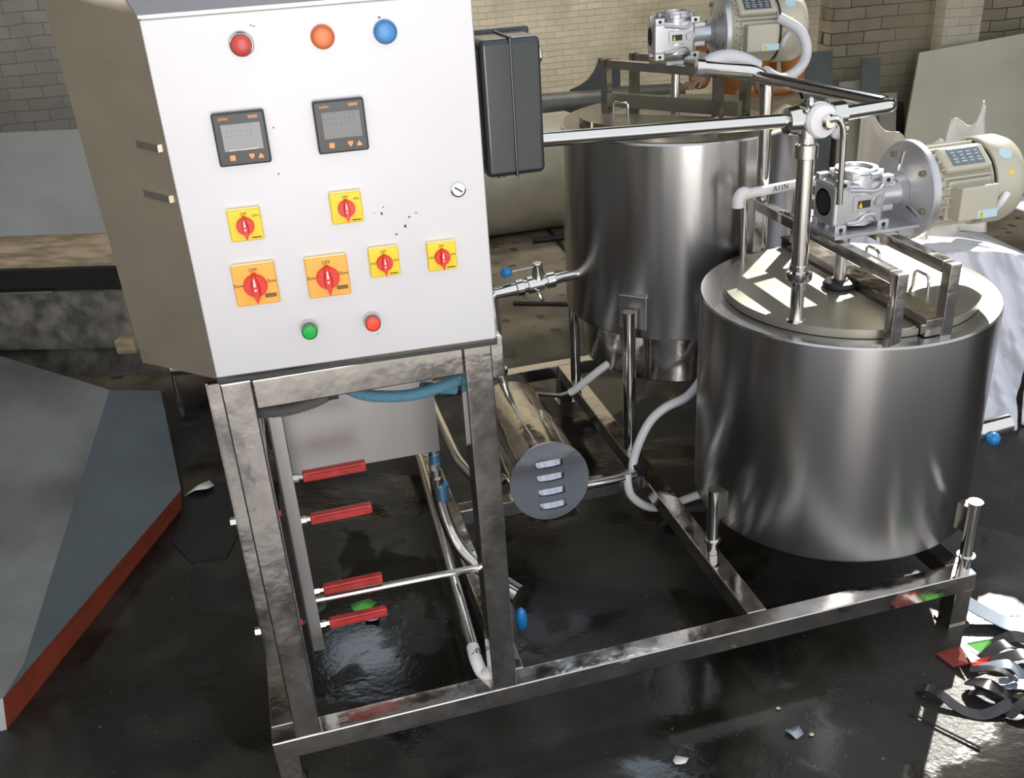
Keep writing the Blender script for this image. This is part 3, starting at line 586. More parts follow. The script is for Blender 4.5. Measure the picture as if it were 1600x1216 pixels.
# ---------------------------------------------------------------- gearmotors
def gearmotor(loc, rz, sc, label, detail=True):
    g = thing('gearmotor', label, 'gearmotor', loc, rz); g.scale = (sc, sc, sc)
    def B(mb, n, m, p=None, sm=32): return mb.build(n, m, p or g, smooth=sm, local=True)
    # gearbox: z 0 is its foot, shaft vertical at x=0, motor towards +x
    m = MB(); m.box((-.016, 0, .082), (.168, .116, .128), None, .014)
    m.lathe((0, 0, .018), (0, 0, 1), [(0, .064), (.02, .064), (.125, .064), (.145, .060), (.150, .056)], 8)
    m.box((-.083, 0, .085), (.022, .075, .10), None, .006)
    gb = B(m, 'gearbox', ALU)
    m = MB(); m.lathe((0, 0, .155), (0, 0, 1), [(0, .070), (.012, .070), (.014, .062), (.022, .060), (.022, .046), (.012, .044)], 24, caps=False)
    for k in range(8):
        a = k * PI / 4 + .2; m.box((.064 * math.cos(a), .064 * math.sin(a), .163), (.022, .022, .016), Matrix.Rotation(a, 3, 'Z'), .002)
    B(m, 'top_flange', ALU)
    m = MB(); m.lathe((0, 0, .160), (0, 0, 1), [(0, .045), (.006, .045), (.006, .02), (.010, .02), (.010, .008), (.004, .008)], 24, caps=True); B(m, 'output_bore', mat('machined bore', (.45, .43, .38), .3, .9))
    for (x, y) in ((-.075, -.052), (.065, -.052), (-.075, .052), (.065, .052)):
        for z in (.014, .145):
            m = MB(); m.box((x, y, z), (.038, .026, .026), None, .003); o = B(m, 'corner_lug', ALU)
            MB().lathe((x, y - .0125 if y < 0 else y + .0125, z), (0, -1 if y < 0 else 1, 0), [(0, .0065), (.001, .0065)], 12).build('lug_hole_shade', ALUD, o, local=True)  # flat black disc, the hole's shade put into its colour
    m = MB(); m.tube([(-.055, -.060, .030), (-.02, -.062, .032), (.0, -.062, .048), (.03, -.062, .048), (.045, -.06, .030)], .0065, 8, smooth=3); m.tube([(-.055, -.060, .128), (-.02, -.062, .124), (.03, -.062, .118), (.05, -.062, .135)], .0065, 8, smooth=3); B(m, 'rib', ALU)
    m = MB(); m.lathe((-.094, 0, .085), (-1, 0, 0), [(0, .040), (.006, .040), (.006, .032), (.001, .031)], 28, caps=False); B(m, 'bore_rim', ALU)
    m = MB(); m.lathe((-.0945, 0, .085), (-1, 0, 0), [(0, .034), (.007, .034)], 28); B(m, 'bore_shade', ALUD)  # solid black disc painted as the shade in the bore
    m = MB(); m.box((-.008, -.060, .085), (.062, .008, .046), None, .002); B(m, 'plate_seat', ALU)
    m = MB(); m.box((-.006, -.0645, .083), (.040, .0015, .022)); o = B(m, 'nameplate', MARK)
    MB().prism([(-.024, -.0655, .074), (-.012, -.0655, .074), (-.018, -.0655, .092)], (0, -.0004, 0)).build('warning_mark', STKY, o, local=True)
    # input neck with ribs
    m = MB(); m.lathe((.06, 0, .085), (1, 0, 0), [(0, .048), (.025, .040), (.075, .040), (.085, .060)], 28); m.lathe((.045, -.045, .085), (.2, -1, 0), [(0, .020), (.016, .018), (.016, .008), (.010, .006)], 20)
    for a in (-.6, .6, PI - .6, PI + .6): m.box((.092, .043 * math.sin(a) - (.0), .085 + .043 * math.cos(a)), (.045, .016, .018), None, .003)
    B(m, 'input_neck', ALU)
    # big flange disc
    m = MB(); m.lathe((.142, 0, .085), (1, 0, 0), [(0, .045), (.008, .075), (.022, .132), (.024, .142), (.028, .146), (.046, .146), (.048, .142)], 72)
    fo = B(m, 'flange', ALU, sm=30)
    for a in (.5, 1.35, 2.4, 3.6, 4.4, 5.4):
        m = MB(); c, s_ = math.cos(a), math.sin(a); m.lathe((.158, .112 * s_, .085 + .112 * c), (-1, 0, 0), [(0, .009), (.006, .009)], 12); m.build('flange_bolt', BOLTM, fo, local=True)
    for a in (.1, 2.1, 4.2):
        m = MB(); c, s_ = math.cos(a), math.sin(a); m.bar((.146, .06 * s_, .085 + .06 * c), (.158, .115 * s_, .085 + .115 * c), .004, .006); m.build('flange_rib', CHROME, fo, local=True)
    # motor
    AX = .085
    m = MB(); m.lathe((.190, 0, AX), (1, 0, 0), [(0, .110), (.015, .116), (.02, .108), (.185, .108), (.19, .116), (.20, .116)], 48)
    for k in range(28):
        a = 2 * PI * k / 28; 
        if -.55 < ((a + PI) % (2 * PI)) - PI < 1.35 and False: continue
        c, s_ = math.cos(a), math.sin(a); m.box((.297, .114 * s_, AX + .114 * c), (.165, .004, .018), Matrix.Rotation(-a, 3, 'X'))
    B(m, 'motor_body', MOTOR)
    m = MB(); m.lathe((.390, 0, AX), (1, 0, 0), [(0, .128), (.004, .131), (.075, .131), (.10, .122), (.115, .10), (.118, .05)], 56); co = B(m, 'fan_cover', MOTOR, sm=40)
    m = MB(); m.lathe((.386, 0, AX), (1, 0, 0), [(0, .120), (.004, .120)], 48); B(m, 'cover_gap', BLK)
    # raised pad and nameplate on the upper front
    Rr = Matrix.Rotation(math.radians(38), 3, 'X')
    def upf(y, z): return Vector((0, 0, AX)) + Rr @ Vector((0, y, z))
    m = MB(); c0 = upf(0, .118); m.box((.30, c0.y, c0.z), (.15, .082, .026), Rr, .008); B(m, 'nameplate_pad', MOTOR)
    c0 = upf(0, .1325); m = MB(); m.box((.30, c0.y, c0.z), (.105, .058, .003), Rr, .001); o = B(m, 'nameplate', PLATE)
    m = MB()
    for k, yy in enumerate((-.018, -.008, .004, .015)):
        for xx in range(4):
            c1 = upf(yy, .1345); wx = random.uniform(.008, .02); m.box((.262 + xx * .025, c1.y, c1.z), (wx, .004, .0008), Rr)
    m.build('nameplate_print', mat('pale engraving', (.5, .55, .58), .4, .3), o, local=True)
    # terminal box on the camera side
    tbx = MB(); tbx.box((.305, -.135, .070), (.125, .055, .100), None, .006); to = B(tbx, 'terminal_box', MOTOR)
    MB().box((.305, -.104, .070), (.142, .016, .116), None, .003).build('box_collar', MOTOR, to, local=True)
    MB().box((.335, -.1635, .036), (.068, .0012, .024)).build('warning_label', STICK, to, local=True)
    MB().prism([(.306, -.1645, .027), (.324, -.1645, .027), (.315, -.1645, .046)], (0, -.0005, 0)).build('warning_triangle', STKY, to, local=True)
    text_mesh('warning_bolt', '!', .016, MARK, to, at(.315, -.1655, .035))
    m = MB(); m.tube([(.395, -.125, .035), (.40, -.14, .06), (.415, -.138, .08)], .011, 10, smooth=3); B(m, 'cable_gland', WHITE if sc > .95 else HOSE)
    # stickers on the fan cover
    for (a, x, w_, m_, nm) in ((-.72, .430, .020, STICK, 'round_sticker'), (-1.18, .432, .012, STKY, 'warning_sticker')):
        n = Vector((0, math.sin(a), math.cos(a))); c1 = Vector((x, 0, AX)) + n * .1305
        m = MB(); m.lathe(c1, n, [(0, w_), (.0012, w_)], 24 if nm[0] == 'r' else 3); m.build(nm, m_, co, local=True)
    # vertical shaft below
    return g
g2 = gearmotor((1.828, .497, .984), 0, 1.0, 'large silver and beige gearmotor lying over the front tank, nameplate on top')
sh = solo('agitator_shaft', MB().cyl((1.808, .497, ZT + .03), (1.808, .497, .99), .019), CHROME, 'vertical stirrer shaft entering the front tank lid through a black seal', 'shaft')
MB().lathe((1.808, .497, ZT + .022), (0, 0, 1), [(0, .047), (.012, .050), (.022, .044), (.026, .026), (.03, .024)], 32).build('shaft_seal', BLACK, sh)
# rear bracket and motor
DIR = Vector((.5, -.866, 0)); PER = Vector((.866, .5, 0)); C1 = Vector((T1.x - .03, T1.y + .02, 0))
b1 = thing('motor_bracket', 'square tube arches on the rear tank holding its gearmotor', 'bracket', (C1.x, C1.y, Z1))
ZB = 1.352
for off in (-.05, .12):
    p0 = C1 + PER * off - DIR * .26; p1 = C1 + PER * off + DIR * .24
    for p in (p0, p1):
        a = MB(); a.bar((p.x, p.y, Z1 - .002), (p.x, p.y, ZB), .03, .03, up=DIR); a.build('leg', STEEL, b1)
    a = MB(); a.bar((p0.x, p0.y, ZB - .015), (p1.x, p1.y, ZB - .015), .03, .03); a.build('crossbar', STEEL, b1)
MB().box((C1.x + .05, C1.y, ZB + .007), (.20, .16, .012)).build('mounting_plate', ALU, b1)
g1 = gearmotor((C1.x + .015, C1.y - .0, ZB + .013), math.radians(-10), .90, 'silver and beige gearmotor over the rear tank, its top cut by the picture edge')
solo('agitator_shaft', MB().cyl((C1.x + .02, C1.y, Z1), (C1.x + .02, C1.y, ZB), .016), CHROME, 'vertical stirrer shaft between the arches of the rear tank', 'shaft')
solo('white_conduit', MB().tube([(1.975, 1.25, 1.49), (2.02, 1.20, 1.455), (2.035, 1.17, 1.41), (2.02, 1.14, 1.365), (1.96, 1.09, 1.335), (1.88, 1.05, 1.325), (1.79, .99, 1.365)], .0175, smooth=6), HOSE, 'white conduit looping down from the rear gearmotor', 'conduit')
solo('white_conduit', MB().tube([(1.572, .975, 1.405), (1.60, .975, 1.42), (1.65, .97, 1.425), (1.70, .965, 1.41), (1.745, .965, 1.385)], .024, smooth=6), HOSE, 'white conduit hump lying on the pipe bend under the rear gearmotor', 'conduit')
pv = thing('plastic_pipe', 'white plastic pipe with handwriting and an elbow, resting behind the front bracket', 'pipe', (1.70, .86, 1.0))
MB().cyl((1.665, .85, 1.012), (2.0, .92, 1.004), .0165).build('tube', WHITE, pv)
MB().tube([(1.672, .851, 1.012), (1.652, .846, 1.018), (1.637, .843, 1.00), (1.637, .843, .975)], .020, smooth=4).build('elbow', WHITE, pv)
text_mesh('handwriting', 'A11N', .026, MARK, pv, Matrix.Translation((.09, -.013 - .0, .018)) @ Matrix.Rotation(math.radians(12), 4, 'Z') @ FR)
MB().cyl((1.660, .835, ZT), (1.655, .835, 1.0), .010).build('support_rod', CHROME, pv)

# ---------------------------------------------------------------- left side: chute, platform
cs = thing('steel_chute', 'large grey steel chute on the floor at left, red flange along its edge', 'chute', (-1.0, 1.4, FZ))
A_, B_ = (-.846, .525, FZ), (-.372, 1.60, FZ); A2, B2 = (-.833, .545, -.10), (-.357, 1.60, -.115)
C_, D_, E_, F_ = (-.79, .66, -.083), (-.632, 2.206, .10), (-.44, 2.30, .015), (-1.26, 2.90, .10)
G_, F2 = (-2.2, .40, -.10), (-2.3, 3.3, .10)
m = MB(); m.poly([G_, A2, C_, D_, F_, F2]); bmesh.ops.triangulate(m.bm, faces=m.bm.faces[:]); 
m.build('top_plate', GREYP, cs, smooth=60)
m = MB(); m.poly([A2, B2, E_, D_, C_]); bmesh.ops.triangulate(m.bm, faces=m.bm.faces[:]); m.build('side_plate', BLUEG, cs, smooth=60)
m = MB(); m.prism([A_, B_, B2, A2], (-.012, .006, 0)); m.build('flange', REDP, cs)
m = MB(); m.prism([A_, A2, G_, (G_[0], G_[1], FZ)], (-.002, .012, 0)); m.build('end_plate', GALV, cs)
m = MB(); m.poly([B_, (-.44, 2.30, FZ), E_, B2]); m.poly([(-.44, 2.30, FZ), (-1.26, 2.9, FZ), F_, D_, E_]); m.build('back_plate', GREYP, cs)
ang = math.radians(-20); dx, dy = math.cos(ang), math.sin(ang)
def pl(name, m_, label, cat, z0, z1, y, t, xa=-2.6, xb=.55, extra=0.0):
    # wall-side layers running along a line through (-.7, y)
    a = Vector((-.70 + (xa + .7) * dx, y + (xa + .7) * dy, 0)); b = Vector((-.70 + (xb + .7) * dx, y + (xb + .7) * dy, 0)); n = Vector((-dy, dx, 0))
    mb = MB(); mb.prism([(a.x, a.y, z0), (b.x, b.y, z0), (b.x, b.y, z1), (a.x, a.y, z1)], n * t); return solo(name, mb, m_, label, cat)
pl('concrete_ledge', CONC, 'low stained concrete ledge behind the steel chute', 'ledge', -.02, .285, 3.0, 1.0, xb=.35)
pl('concrete_plinth', CONC, 'dark lower plinth under the stained concrete ledge at left', 'ledge', FZ, -.021, 3.06, .9, xb=.35)
pl('black_channel', BLK, 'black steel channel lying along the concrete ledge', 'steel channel', .287, .40, 3.03, .12, xb=.25)
pl('steel_strip', CHROME, 'thin bright steel strip in front of the black channel at far left', 'steel strip', .287, .30, 2.99, .02, xb=-.95)
pl('timber_board', WOOD, 'weathered timber board above the black channel', 'board', .402, .57, 3.06, .05, xb=.25)
pl('wall_sheet', GALV, 'pale grey sheet leaning above the timber board at far left', 'metal sheet', .572, 1.07, 3.05, .015, xb=-.55)
solo('wood_block', MB().box((-.62, 2.93, .02), (.10, .10, .075), Matrix.Rotation(-.3, 3, 'Z'), .004), WOOD, 'small wood block at the foot of the concrete ledge', 'wood block')
solo('bright_pipe_offcut', MB().cyl((-.42, 2.68, -.06), (-.22, 2.62, -.06), .022).cyl((-.42, 2.70, FZ), (-.42, 2.70, -.06), .01).cyl((-.22, 2.64, FZ), (-.22, 2.64, -.06), .01), CHROME, 'short bright pipe offcut low behind the left cabinet post', 'pipe offcut')
solo('rubber_mat', MB().prism([(-.36, 1.66, FZ), (-.40, 1.36, FZ), (-.33, 1.20, FZ), (-.20, 1.18, FZ), (-.13, 1.40, FZ), (-.15, 1.70, FZ), (-.28, 1.78, FZ)], (0, 0, .006)), BLACK, 'black rubber mat on the floor beside the red flange', 'rubber mat')

# ---------------------------------------------------------------- back of the shop
solo('beige_drum', MB().lathe((.9, 4.55, .19), (1, 0, 0), [(0, .3), (.01, .385), (.02, .39), (1.36, .39), (1.38, .38)], 48), DRUM, 'large beige cylinder lying on the floor behind the black junction box', 'drum')
bp_ = thing('grey_pipe', 'dull grey pipe lying behind the rear tank with a ring at its end', 'pipe', (2.6, 5, .4))
MB().cyl((1.9, 5.0, .56), (2.72, 5.0, .53), .088).build('tube', PIPEG, bp_)
MB().cyl((2.72, 5.0, .53), (3.3, 5.0, .50), .10).build('sleeve', mat('dark pipe sleeve', (.05, .05, .045), .5, .3), bp_)
MB().span((2.2, 4.95, FZ), (2.3, 5.05, .48)).build('stand', PIPEG, bp_); MB().span((2.9, 4.95, FZ), (3.0, 5.05, .43)).build('stand', PIPEG, bp_)
m = MB(); arc = [(2.44 + .34 * (1 - math.cos(a * PI / 16)), 5.02, .652 + .20 * math.sin(a * PI / 16) ** 1.0) for a in range(0, 1)]
cpts = [(2.44, 5.02, .635), (2.52, 5.02, .66), (2.58, 5.02, .695), (2.63, 5.02, .75), (2.655, 5.02, .80), (2.665, 5.02, .835), (2.83, 5.02, .815), (2.83, 5.02, .60), (2.44, 5.02, .60)]
m.prism(cpts, (0, .012, 0)); solo('curved_scrap_plate', m, SCRAP, 'grey scrap plate with a curved cut edge standing on the grey pipe', 'metal plate')
# big leaning stainless sheet
m = MB(); m.prism([(4.50, 3.95, FZ), (7.2, 3.55, FZ), (7.35, 3.83, 1.02), (4.74, 4.20, .775), (4.62, 4.08, .35)], (-.002, .012, 0)); solo('leaning_steel_sheet', m, LEAN, 'big dull steel sheet leaning against the right brick wall', 'metal sheet')
for i, (x, y, w_, h, lean, mt, lab) in enumerate(((3.78, 3.95, .20, 1.02, .20, SCRAP, 'grey plate strip leaning on the brick wall, leftmost of the leaning strips'), (3.98, 3.90, .16, .80, .26, SCRAPB, 'beige strip leaning next to the leftmost grey strip'), (4.14, 3.86, .13, .95, .24, SCRAP, 'tall grey strip leaning in the middle of the leaning strips'), (4.28, 3.84, .12, .70, .26, SCRAPB, 'short beige strip leaning near the big steel sheet'), (4.42, 3.86, .10, .62, .22, BLK, 'black strip leaning right beside the big steel sheet'))):
    m = MB(); m.prism([(x, y, FZ), (x + w_, y - .02, FZ), (x + w_ + lean, y + .45, FZ + h), (x + lean, y + .47, FZ + h)], (0, .012, 0)); solo('leaning_strip', m, mt, lab, 'metal strip', 'scrap strips leaning on the brick wall')
ro = thing('beige_roller', 'small beige cylinder standing on a rod in front of the leaning strips', 'roller', (3.86, 3.7, .5))
MB().cyl((3.72, 3.70, .60), (3.86, 3.66, .58), .052).build('roller', DRUM, ro); MB().cyl((3.79, 3.69, FZ), (3.79, 3.69, .55), .012).build('rod', BLK, ro)
solo('cable_bundle', MB().tube([(3.35, 4.45, 1.35), (3.7, 4.60, 1.1), (3.72, 4.58, .95), (3.45, 4.5, .80)], .012, smooth=8).tube([(3.6, 4.55, .8), (3.75, 4.5, .62), (3.9, 4.48, .70), (4.0, 4.45, .5)], .01, smooth=8), BLK, 'dark cable hanging across the brick wall right of the rear gearmotor', 'cable')
for (a, b_, r_, lab) in (((1.873, 4.2, FZ + .02), (2.35, 4.15, FZ + .02), .02, 'long dark bar on the floor under the beige cylinder'), ((2.05, 4.40, FZ + .015), (2.01, 3.80, FZ + .015), .012, 'thin black rod lying diagonally on the dusty floor'), ((1.45, 3.17, FZ + .012), (1.80, 3.0, FZ + .012), .012, 'thin black rod on the floor below the ball valve')):
    solo('floor_rod', MB().cyl(a, b_, r_, 10), BLK, lab, 'rod')
# worker crouching behind the rear tank
pe = thing('person', 'person in orange shirt and rust trousers standing behind the rear tank, forearms raised', 'person', (2.80, 3.0, FZ))
def skin_fig(name, nodes, edges, m, parent, sub=2):
    me = bpy.data.meshes.new(name); me.from_pydata([n[0] for n in nodes], edges, []); o = bpy.data.objects.new(name, me); COL.objects.link(o); o.parent = parent
    md = o.modifiers.new('skin', 'SKIN'); 
    for v, n in zip(me.skin_vertices[0].data, nodes): v.radius = n[1] if isinstance(n[1], tuple) else (n[1], n[1])
    me.skin_vertices[0].data[0].use_root = True
    s_ = o.modifiers.new('sub', 'SUBSURF'); s_.levels = sub; s_.render_levels = sub; md.use_smooth_shade = True
    me.materials.append(m); return o
# local coords: faces -x, standing with the forearms raised in front
nodes = [((.02, 0, .92), (.16, .13)), ((.02, 0, 1.08), (.145, .12)), ((.0, 0, 1.27), (.165, .13)), ((-.02, 0, 1.42), (.15, .10)), ((-.03, 0, 1.50), (.058, .058)), ((-.045, 0, 1.57), (.052, .052)),
         ((0, -.21, 1.40), (.062, .062)), ((-.04, -.26, 1.15), (.052, .052)), ((-.27, -.17, 1.17), (.036, .034)), ((0, .21, 1.40), (.062, .062)), ((-.05, .26, 1.14), (.052, .052)), ((-.28, .12, 1.19), (.036, .034)),
         ((.02, -.10, .86), (.11, .11)), ((-.01, -.12, .50), (.072, .072)), ((.03, -.13, .12), (.05, .05)), ((-.03, -.14, .05), (.042, .04)), ((.02, .10, .86), (.11, .11)), ((-.01, .12, .50), (.072, .072)), ((.03, .13, .12), (.05, .05)), ((-.03, .14, .05), (.042, .04))]
edges = [(0, 1), (1, 2), (2, 3), (3, 4), (4, 5), (3, 6), (6, 7), (7, 8), (3, 9), (9, 10), (10, 11), (0, 12), (12, 13), (13, 14), (14, 15), (0, 16), (16, 17), (17, 18), (18, 19)]
skin_fig('body', nodes, edges, SKIN, pe)
sh_n = [(p, tuple(r * 1.12 for r in rr)) for p, rr in nodes[:4]] + [(nodes[i][0], tuple(r * 1.15 for r in nodes[i][1])) for i in (6, 7, 9, 10)]
sh_n += [((-.20, -.195, 1.165), (.046, .046)), ((-.21, .155, 1.18), (.046, .046))]
skin_fig('shirt', sh_n, [(0, 1), (1, 2), (2, 3), (3, 4), (4, 5), (5, 8), (3, 6), (6, 7), (7, 9)], ORCL, pe)
tn = [((.02, 0, .93), (.185, .15)), ((.02, -.10, .84), (.13, .13)), ((-.01, -.12, .50), (.09, .09)), ((.03, -.13, .12), (.07, .07)), ((.02, .10, .84), (.13, .13)), ((-.01, .12, .50), (.09, .09)), ((.03, .13, .12), (.07, .07))]
skin_fig('trousers', tn, [(0, 1), (1, 2), (2, 3), (0, 4), (4, 5), (5, 6)], BRCL, pe)
for sy, hb in ((-1, Vector((-.29, -.165, 1.172))), (1, Vector((-.30, .115, 1.192)))):
    hn = [(tuple(hb), .026), (tuple(hb + Vector((-.045, 0, 0))), .028)]; he = [(0, 1)]
    skin_fig('palm', hn, he, SKIN, pe, 2)
    for k in range(4):
        b0 = hb + Vector((-.06, (k - 1.5) * .017, .004)); L_ = (.030, .036, .034, .026)[k]
        skin_fig('finger', [(tuple(b0), .0095), (tuple(b0 + Vector((-L_, 0, -.006))), .009), (tuple(b0 + Vector((-L_ * 1.5, 0, -.028))), .008)], [(0, 1), (1, 2)], SKIN, pe, 1)
    skin_fig('thumb', [(tuple(hb + Vector((-.02, -sy * .022, 0))), .011), (tuple(hb + Vector((-.05, -sy * .042, -.008))), .009), (tuple(hb + Vector((-.075, -sy * .040, -.02))), .008)], [(0, 1), (1, 2)], SKIN, pe, 1)
hd = MB(); hd.ball((-.06, 0, 1.68), .105, 24, (1.0, .78, 1.18)); hd.ball((-.168, 0, 1.665), .018, 10, (1, .7, 1.3)); hd.ball((-.05, .084, 1.67), .024, 10, (.8, .4, 1.3)); hd.ball((-.05, -.084, 1.67), .024, 10, (.8, .4, 1.3)); ho = hd.build('head', SKIN, pe, local=True, smooth=80)
MB().ball((-.152, .032, 1.70), .010, 8).ball((-.152, -.032, 1.70), .010, 8).box((-.150, 0, 1.618), (.012, .045, .007)).build('face_detail', HAIR, ho, local=True)
hr = MB(); hr.ball((-.035, 0, 1.715), .110, 24, (.98, .84, 1.05)); hr.build('hair', HAIR, ho, local=True)
for y in (-.14, .14): MB().box((-.04, y, .035), (.24, .085, .06), None, .02).build('shoe', BLK, pe, local=True)
pe.rotation_euler = (0, 0, math.radians(35)); pe.scale = (1.08, 1.08, 1)

# ---------------------------------------------------------------- wrapped goods at right
def crumple(name, f, nu, nv, m_, label, cat, amp=.03, seed=1, th=.004):
    rnd = random.Random(seed); ph = [(rnd.uniform(3, 16), rnd.uniform(3, 16), rnd.uniform(0, 6)) for _ in range(8)]
    def g(u, v):
        p = Vector(f(u, v)); d = sum(abs(math.sin(a * u + b * v + c)) ** .8 - .6 for a, b, c in ph) / 4 * amp; return p + Vector((-.5, -.8, .25)) * d
    mb = MB(); mb.grid(g, nu, nv); o = solo(name, mb, m_, label, cat, smooth=75)
    sd = o.modifiers.new('thick', 'SOLIDIFY'); sd.thickness = th; return o
def bundle(x0, y0, x1, y1, h, bulge):
    def f(u, v):
        # u along the width, v from the floor up and over the back
        x = x0 + (x1 - x0) * u; y = y0 + (y1 - y0) * u; n = Vector((.25, .95, 0))
        z = min(v / .7, 1) * h; k = max(0, (v - .7) / .3)
        b = math.sin(PI * u) * bulge
        zz = FZ + z + b * .7 * min(v / .7, 1) * (1 - k * .5); back = k * .5 + .10 * (z / h)
        return (x + n.x * (back - b), y + n.y * (back - b), zz - k * .05)
    return f
crumple('wrapped_bundle', bundle(2.62, 1.18, 3.04, .98, .72, .06), 90, 90, WRAP, 'tall bundle in white plastic wrap behind the front tank', 'wrapped bundle', .10, 3)
crumple('wrapped_bundle', bundle(3.08, 1.0, 3.8, .80, .86, .08), 90, 90, WRAP, 'white wrapped bundle cut by the right picture edge', 'wrapped bundle', .09, 5)
crumple('wrapped_bundle', bundle(2.14, 1.36, 2.58, 1.28, .88, .06), 90, 80, WRAP, 'white wrapped bundle under the fan end of the big gearmotor', 'wrapped bundle', .07, 8)
# brown wrap peaks above the motor
pk = MB(); pk.grid(lambda u, v: (2.42 + .30 * u, 1.38 + .04 * math.sin(9 * u) , .42 + v * (.62 + .13 * math.sin(PI * (u * .9 + .25)) ** 3 - .25 * u + .05 * math.sin(14 * u))), 24, 12)
o = solo('brown_wrap', pk, WRAPC, 'tan plastic film standing up behind the big gearmotor flange', 'plastic film', smooth=25); o.modifiers.new('t', 'SOLIDIFY').thickness = .01
pk = MB(); pk.grid(lambda u, v: (2.78 + .26 * u - .05 * v, 1.36 + .03 * math.sin(11 * u + 3 * v), .55 + v * (.37 + .17 * u + .03 * math.sin(17 * u))), 20, 12)
o = solo('clear_wrap', pk, mat('greyish clear film', (.62, .60, .54), .25, 0, bump=.3, bscale=14), 'peak of greyish film rising behind the motor fan cover', 'plastic film', smooth=25); o.modifiers.new('t', 'SOLIDIFY').thickness = .008

# ---------------------------------------------------------------- debris on the floor
def strip(pts, wd, m_, label, name='rubber_offcut', cat='offcut', th=.004, tw=0.0, group=None):
    P = [Vector(p) for p in pts]; Q = []
    for i in range(len(P) - 1):
        p0 = P[max(i - 1, 0)]; p1 = P[i]; p2 = P[i + 1]; p3 = P[min(i + 2, len(P) - 1)]
        for k in range(6):
            t = k / 6; Q.append(.5 * ((2 * p1) + (p2 - p0) * t + (2 * p0 - 5 * p1 + 4 * p2 - p3) * t * t + (3 * p1 - p0 - 3 * p2 + p3) * t ** 3))
    Q.append(P[-1]); mb = MB(); rows = []
    for i, p in enumerate(Q):
        t = (Q[min(i + 1, len(Q) - 1)] - Q[max(i - 1, 0)]).normalized(); s_ = Vector((0, 0, 1)).cross(t).normalized(); a = tw * i / len(Q)
        s_ = s_ * math.cos(a) + Vector((0, 0, 1)) * math.sin(a); u_ = t.cross(s_)
        taper = wd * (1 if 0 < i < len(Q) - 1 else .6)
        rows.append([mb.bm.verts.new(p + s_ * taper / 2), mb.bm.verts.new(p - s_ * taper / 2), mb.bm.verts.new(p - s_ * taper / 2 + u_ * th), mb.bm.verts.new(p + s_ * taper / 2 + u_ * th)])
    for a, c in zip(rows, rows[1:]):
        for k in range(4): mb.bm.faces.new((a[k], a[(k + 1) % 4], c[(k + 1) % 4], c[k]))
    mb.bm.faces.new(rows[0][::-1]); mb.bm.faces.new(rows[-1]); return solo(name, mb, m_, label, cat, group, smooth=40)
z = FZ + .006
strip([(2.06, .06, z + .05), (2.12, -.01, z + .02), (2.19, -.07, z), (2.34, -.10, z)], .062, STRIPB, 'broad pale blue steel strip trailing right from the skid corner foot', 'steel_offcut')
strip([(1.735, -.19, z), (1.76, -.225, z + .02), (1.80, -.30, z), (1.85, -.335, z), (1.93, -.335, z + .02)], .030, STRIP, 'long curved dark offcut lying nearest the foot of the front rail', tw=.5)
strip([(1.88, -.22, z + .01), (1.90, -.275, z + .04), (1.95, -.315, z + .01)], .045, STRIP, 'folded dark offcut standing in the middle of the heap')
strip([(1.93, -.20, z + .02), (2.0, -.235, z + .05), (2.03, -.28, z + .01)], .035, STRIPB, 'small pale blue offcut on top of the dark heap', 'steel_offcut')
strip([(1.98, -.19, z + .03), (2.06, -.22, z + .06), (2.16, -.21, z + .02)], .04, STRIP, 'dark offcut lying across the top of the heap')
strip([(1.96, -.16, z), (2.05, -.15, z + .04), (2.12, -.18, z + .02)], .035, STRIP, 'dark offcut beside the printed wrapper')
strip([(1.95, -.26, z + .02), (2.02, -.31, z + .03), (2.08, -.30, z)], .04, STRIPB, 'pale offcut at the near edge of the heap', 'steel_offcut')
strip([(1.90, -.36, z), (1.98, -.35, z + .03), (2.08, -.33, z)], .03, STRIP, 'dark offcut lowest in the heap at right')
strip([(2.04, -.25, z + .02), (2.08, -.28, z + .06), (2.1, -.33, z + .03)], .03, STRIP, 'curled dark offcut at the right picture edge')
strip([(2.02, -.12, z + .01), (2.09, -.14, z + .05), (2.15, -.16, z + .03)], .038, STRIP, 'dark offcut touching the green end of the wrapper', tw=.6)
strip([(1.86, -.255, z), (1.88, -.285, z + .03), (1.93, -.30, z)], .026, STRIP, 'short dark offcut in front of the folded one', tw=.3)
strip([(1.97, -.30, z), (2.04, -.36, z + .02), (2.09, -.39, z)], .022, mat('olive offcut', (.16, .15, .08), .5), 'olive brown offcut pointing to the lower right corner')
strip([(1.90, -.20, z + .03), (1.95, -.245, z + .055), (1.985, -.29, z + .04)], .03, STRIP, 'dark offcut lying over the folded one in the heap', tw=-.5)
solo('thin_rod', MB().cyl((1.66, -.26, z), (1.76, -.43, z), .003, 8), BLK, 'thin dark rod on the wet floor in front of the heap', 'rod')
wp_ = thing('printed_wrapper', 'crumpled red, white and green wrapper beside the skid corner foot', 'wrapper', (1.95, -.12, FZ))
MB().prism([(1.875, -.085, z), (1.945, -.10, z + .02), (1.92, -.17, z + .02), (1.885, -.15, z)], (0, 0, .004)).build('brown_panel', mat('dark red print', (.22, .035, .025), .35), wp_)
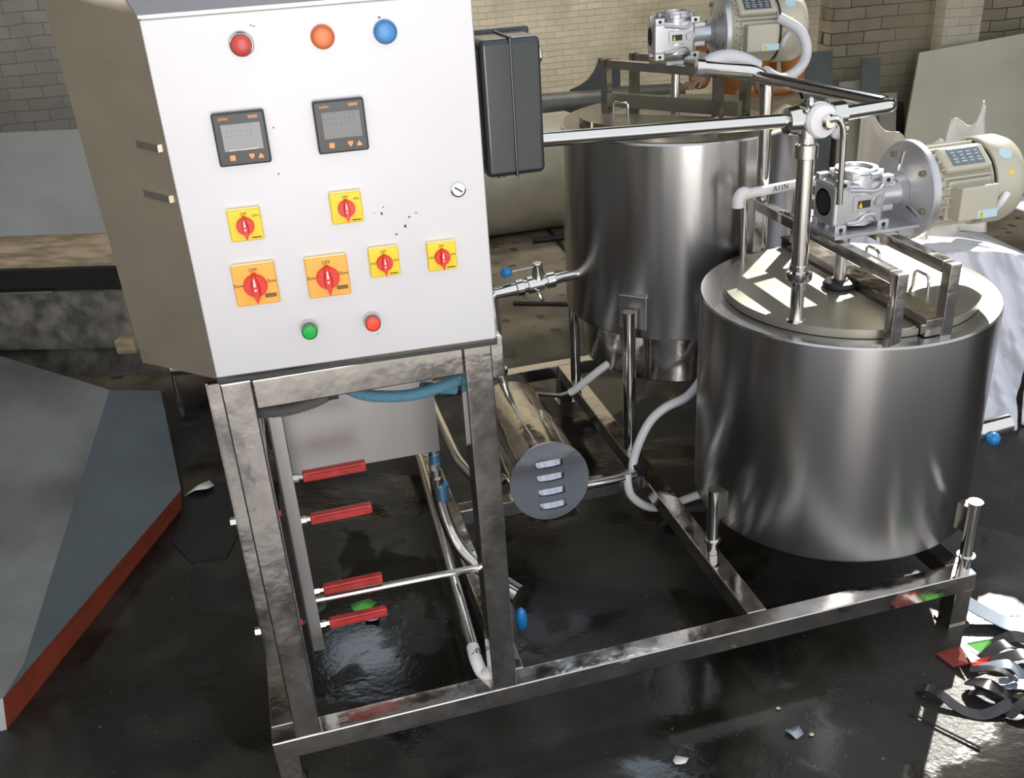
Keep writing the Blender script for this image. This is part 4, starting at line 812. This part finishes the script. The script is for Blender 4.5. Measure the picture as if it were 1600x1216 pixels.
MB().prism([(1.945, -.10, z + .02), (1.98, -.11, z), (1.975, -.165, z + .01), (1.93, -.168, z + .02)], (0, 0, .003)).build('white_panel', PAPER, wp_)
MB().prism([(1.98, -.085, z + .01), (2.04, -.11, z + .03), (2.03, -.155, z), (1.985, -.14, z + .02)], (0, 0, .003)).build('green_panel', GREEN, wp_)
MB().prism([(1.93, -.16, z + .015), (2.0, -.165, z + .02), (2.0, -.175, z + .01), (1.93, -.178, z + .01)], (0, 0, .004)).build('red_panel', LRD2, wp_)
def crumb(name, x, y, s_, m_, label, cat='scrap', seed=0, hh=.4):
    rnd = random.Random(seed); mb = MB(); n = 7
    pts = [(x + s_ * (1 + rnd.uniform(-.35, .25)) * math.cos(2 * PI * k / n), y + s_ * (.8 + rnd.uniform(-.3, .3)) * math.sin(2 * PI * k / n)) for k in range(n)]
    c = mb.bm.verts.new((x, y, FZ + s_ * hh)); vs = [mb.bm.verts.new((px, py, FZ + .002 + rnd.uniform(0, s_ * hh))) for px, py in pts]
    for k in range(n): mb.bm.faces.new((c, vs[k], vs[(k + 1) % n]))
    o = solo(name, mb, m_, label, cat, smooth=15); o.modifiers.new('t', 'SOLIDIFY').thickness = .002; return o
crumb('plastic_scrap', 1.325, -.225, .028, mat('clear plastic', (.30, .33, .36), .2), 'small clear crumpled plastic on the front wet floor', seed=1)
crumb('paper_scrap', .985, -.215, .020, PAPER, 'white paper square at the bottom edge of the floor', seed=2, hh=.2)
crumb('cream_chip', 1.325, -.128, .008, CREAM, 'cream chip on the floor under the front rail', seed=3); crumb('cream_chip', 1.365, -.245, .008, CREAM, 'cream chip just right of the clear plastic scrap', seed=4)
crumb('paper_scrap', -.30, 1.70, .058, PAPER, 'crumpled white paper on the black rubber mat', seed=5, hh=.6)
crumb('green_wrapper', .245, .72, .045, GREEN, 'green and clear wrapper on the floor beneath the cabinet stand', 'wrapper', seed=6, hh=.6)
crumb('clear_wrapper', .265, .66, .035, mat('clear film', (.32, .33, .40), .2), 'clear crumpled film beside the green wrapper under the stand', 'wrapper', seed=7)
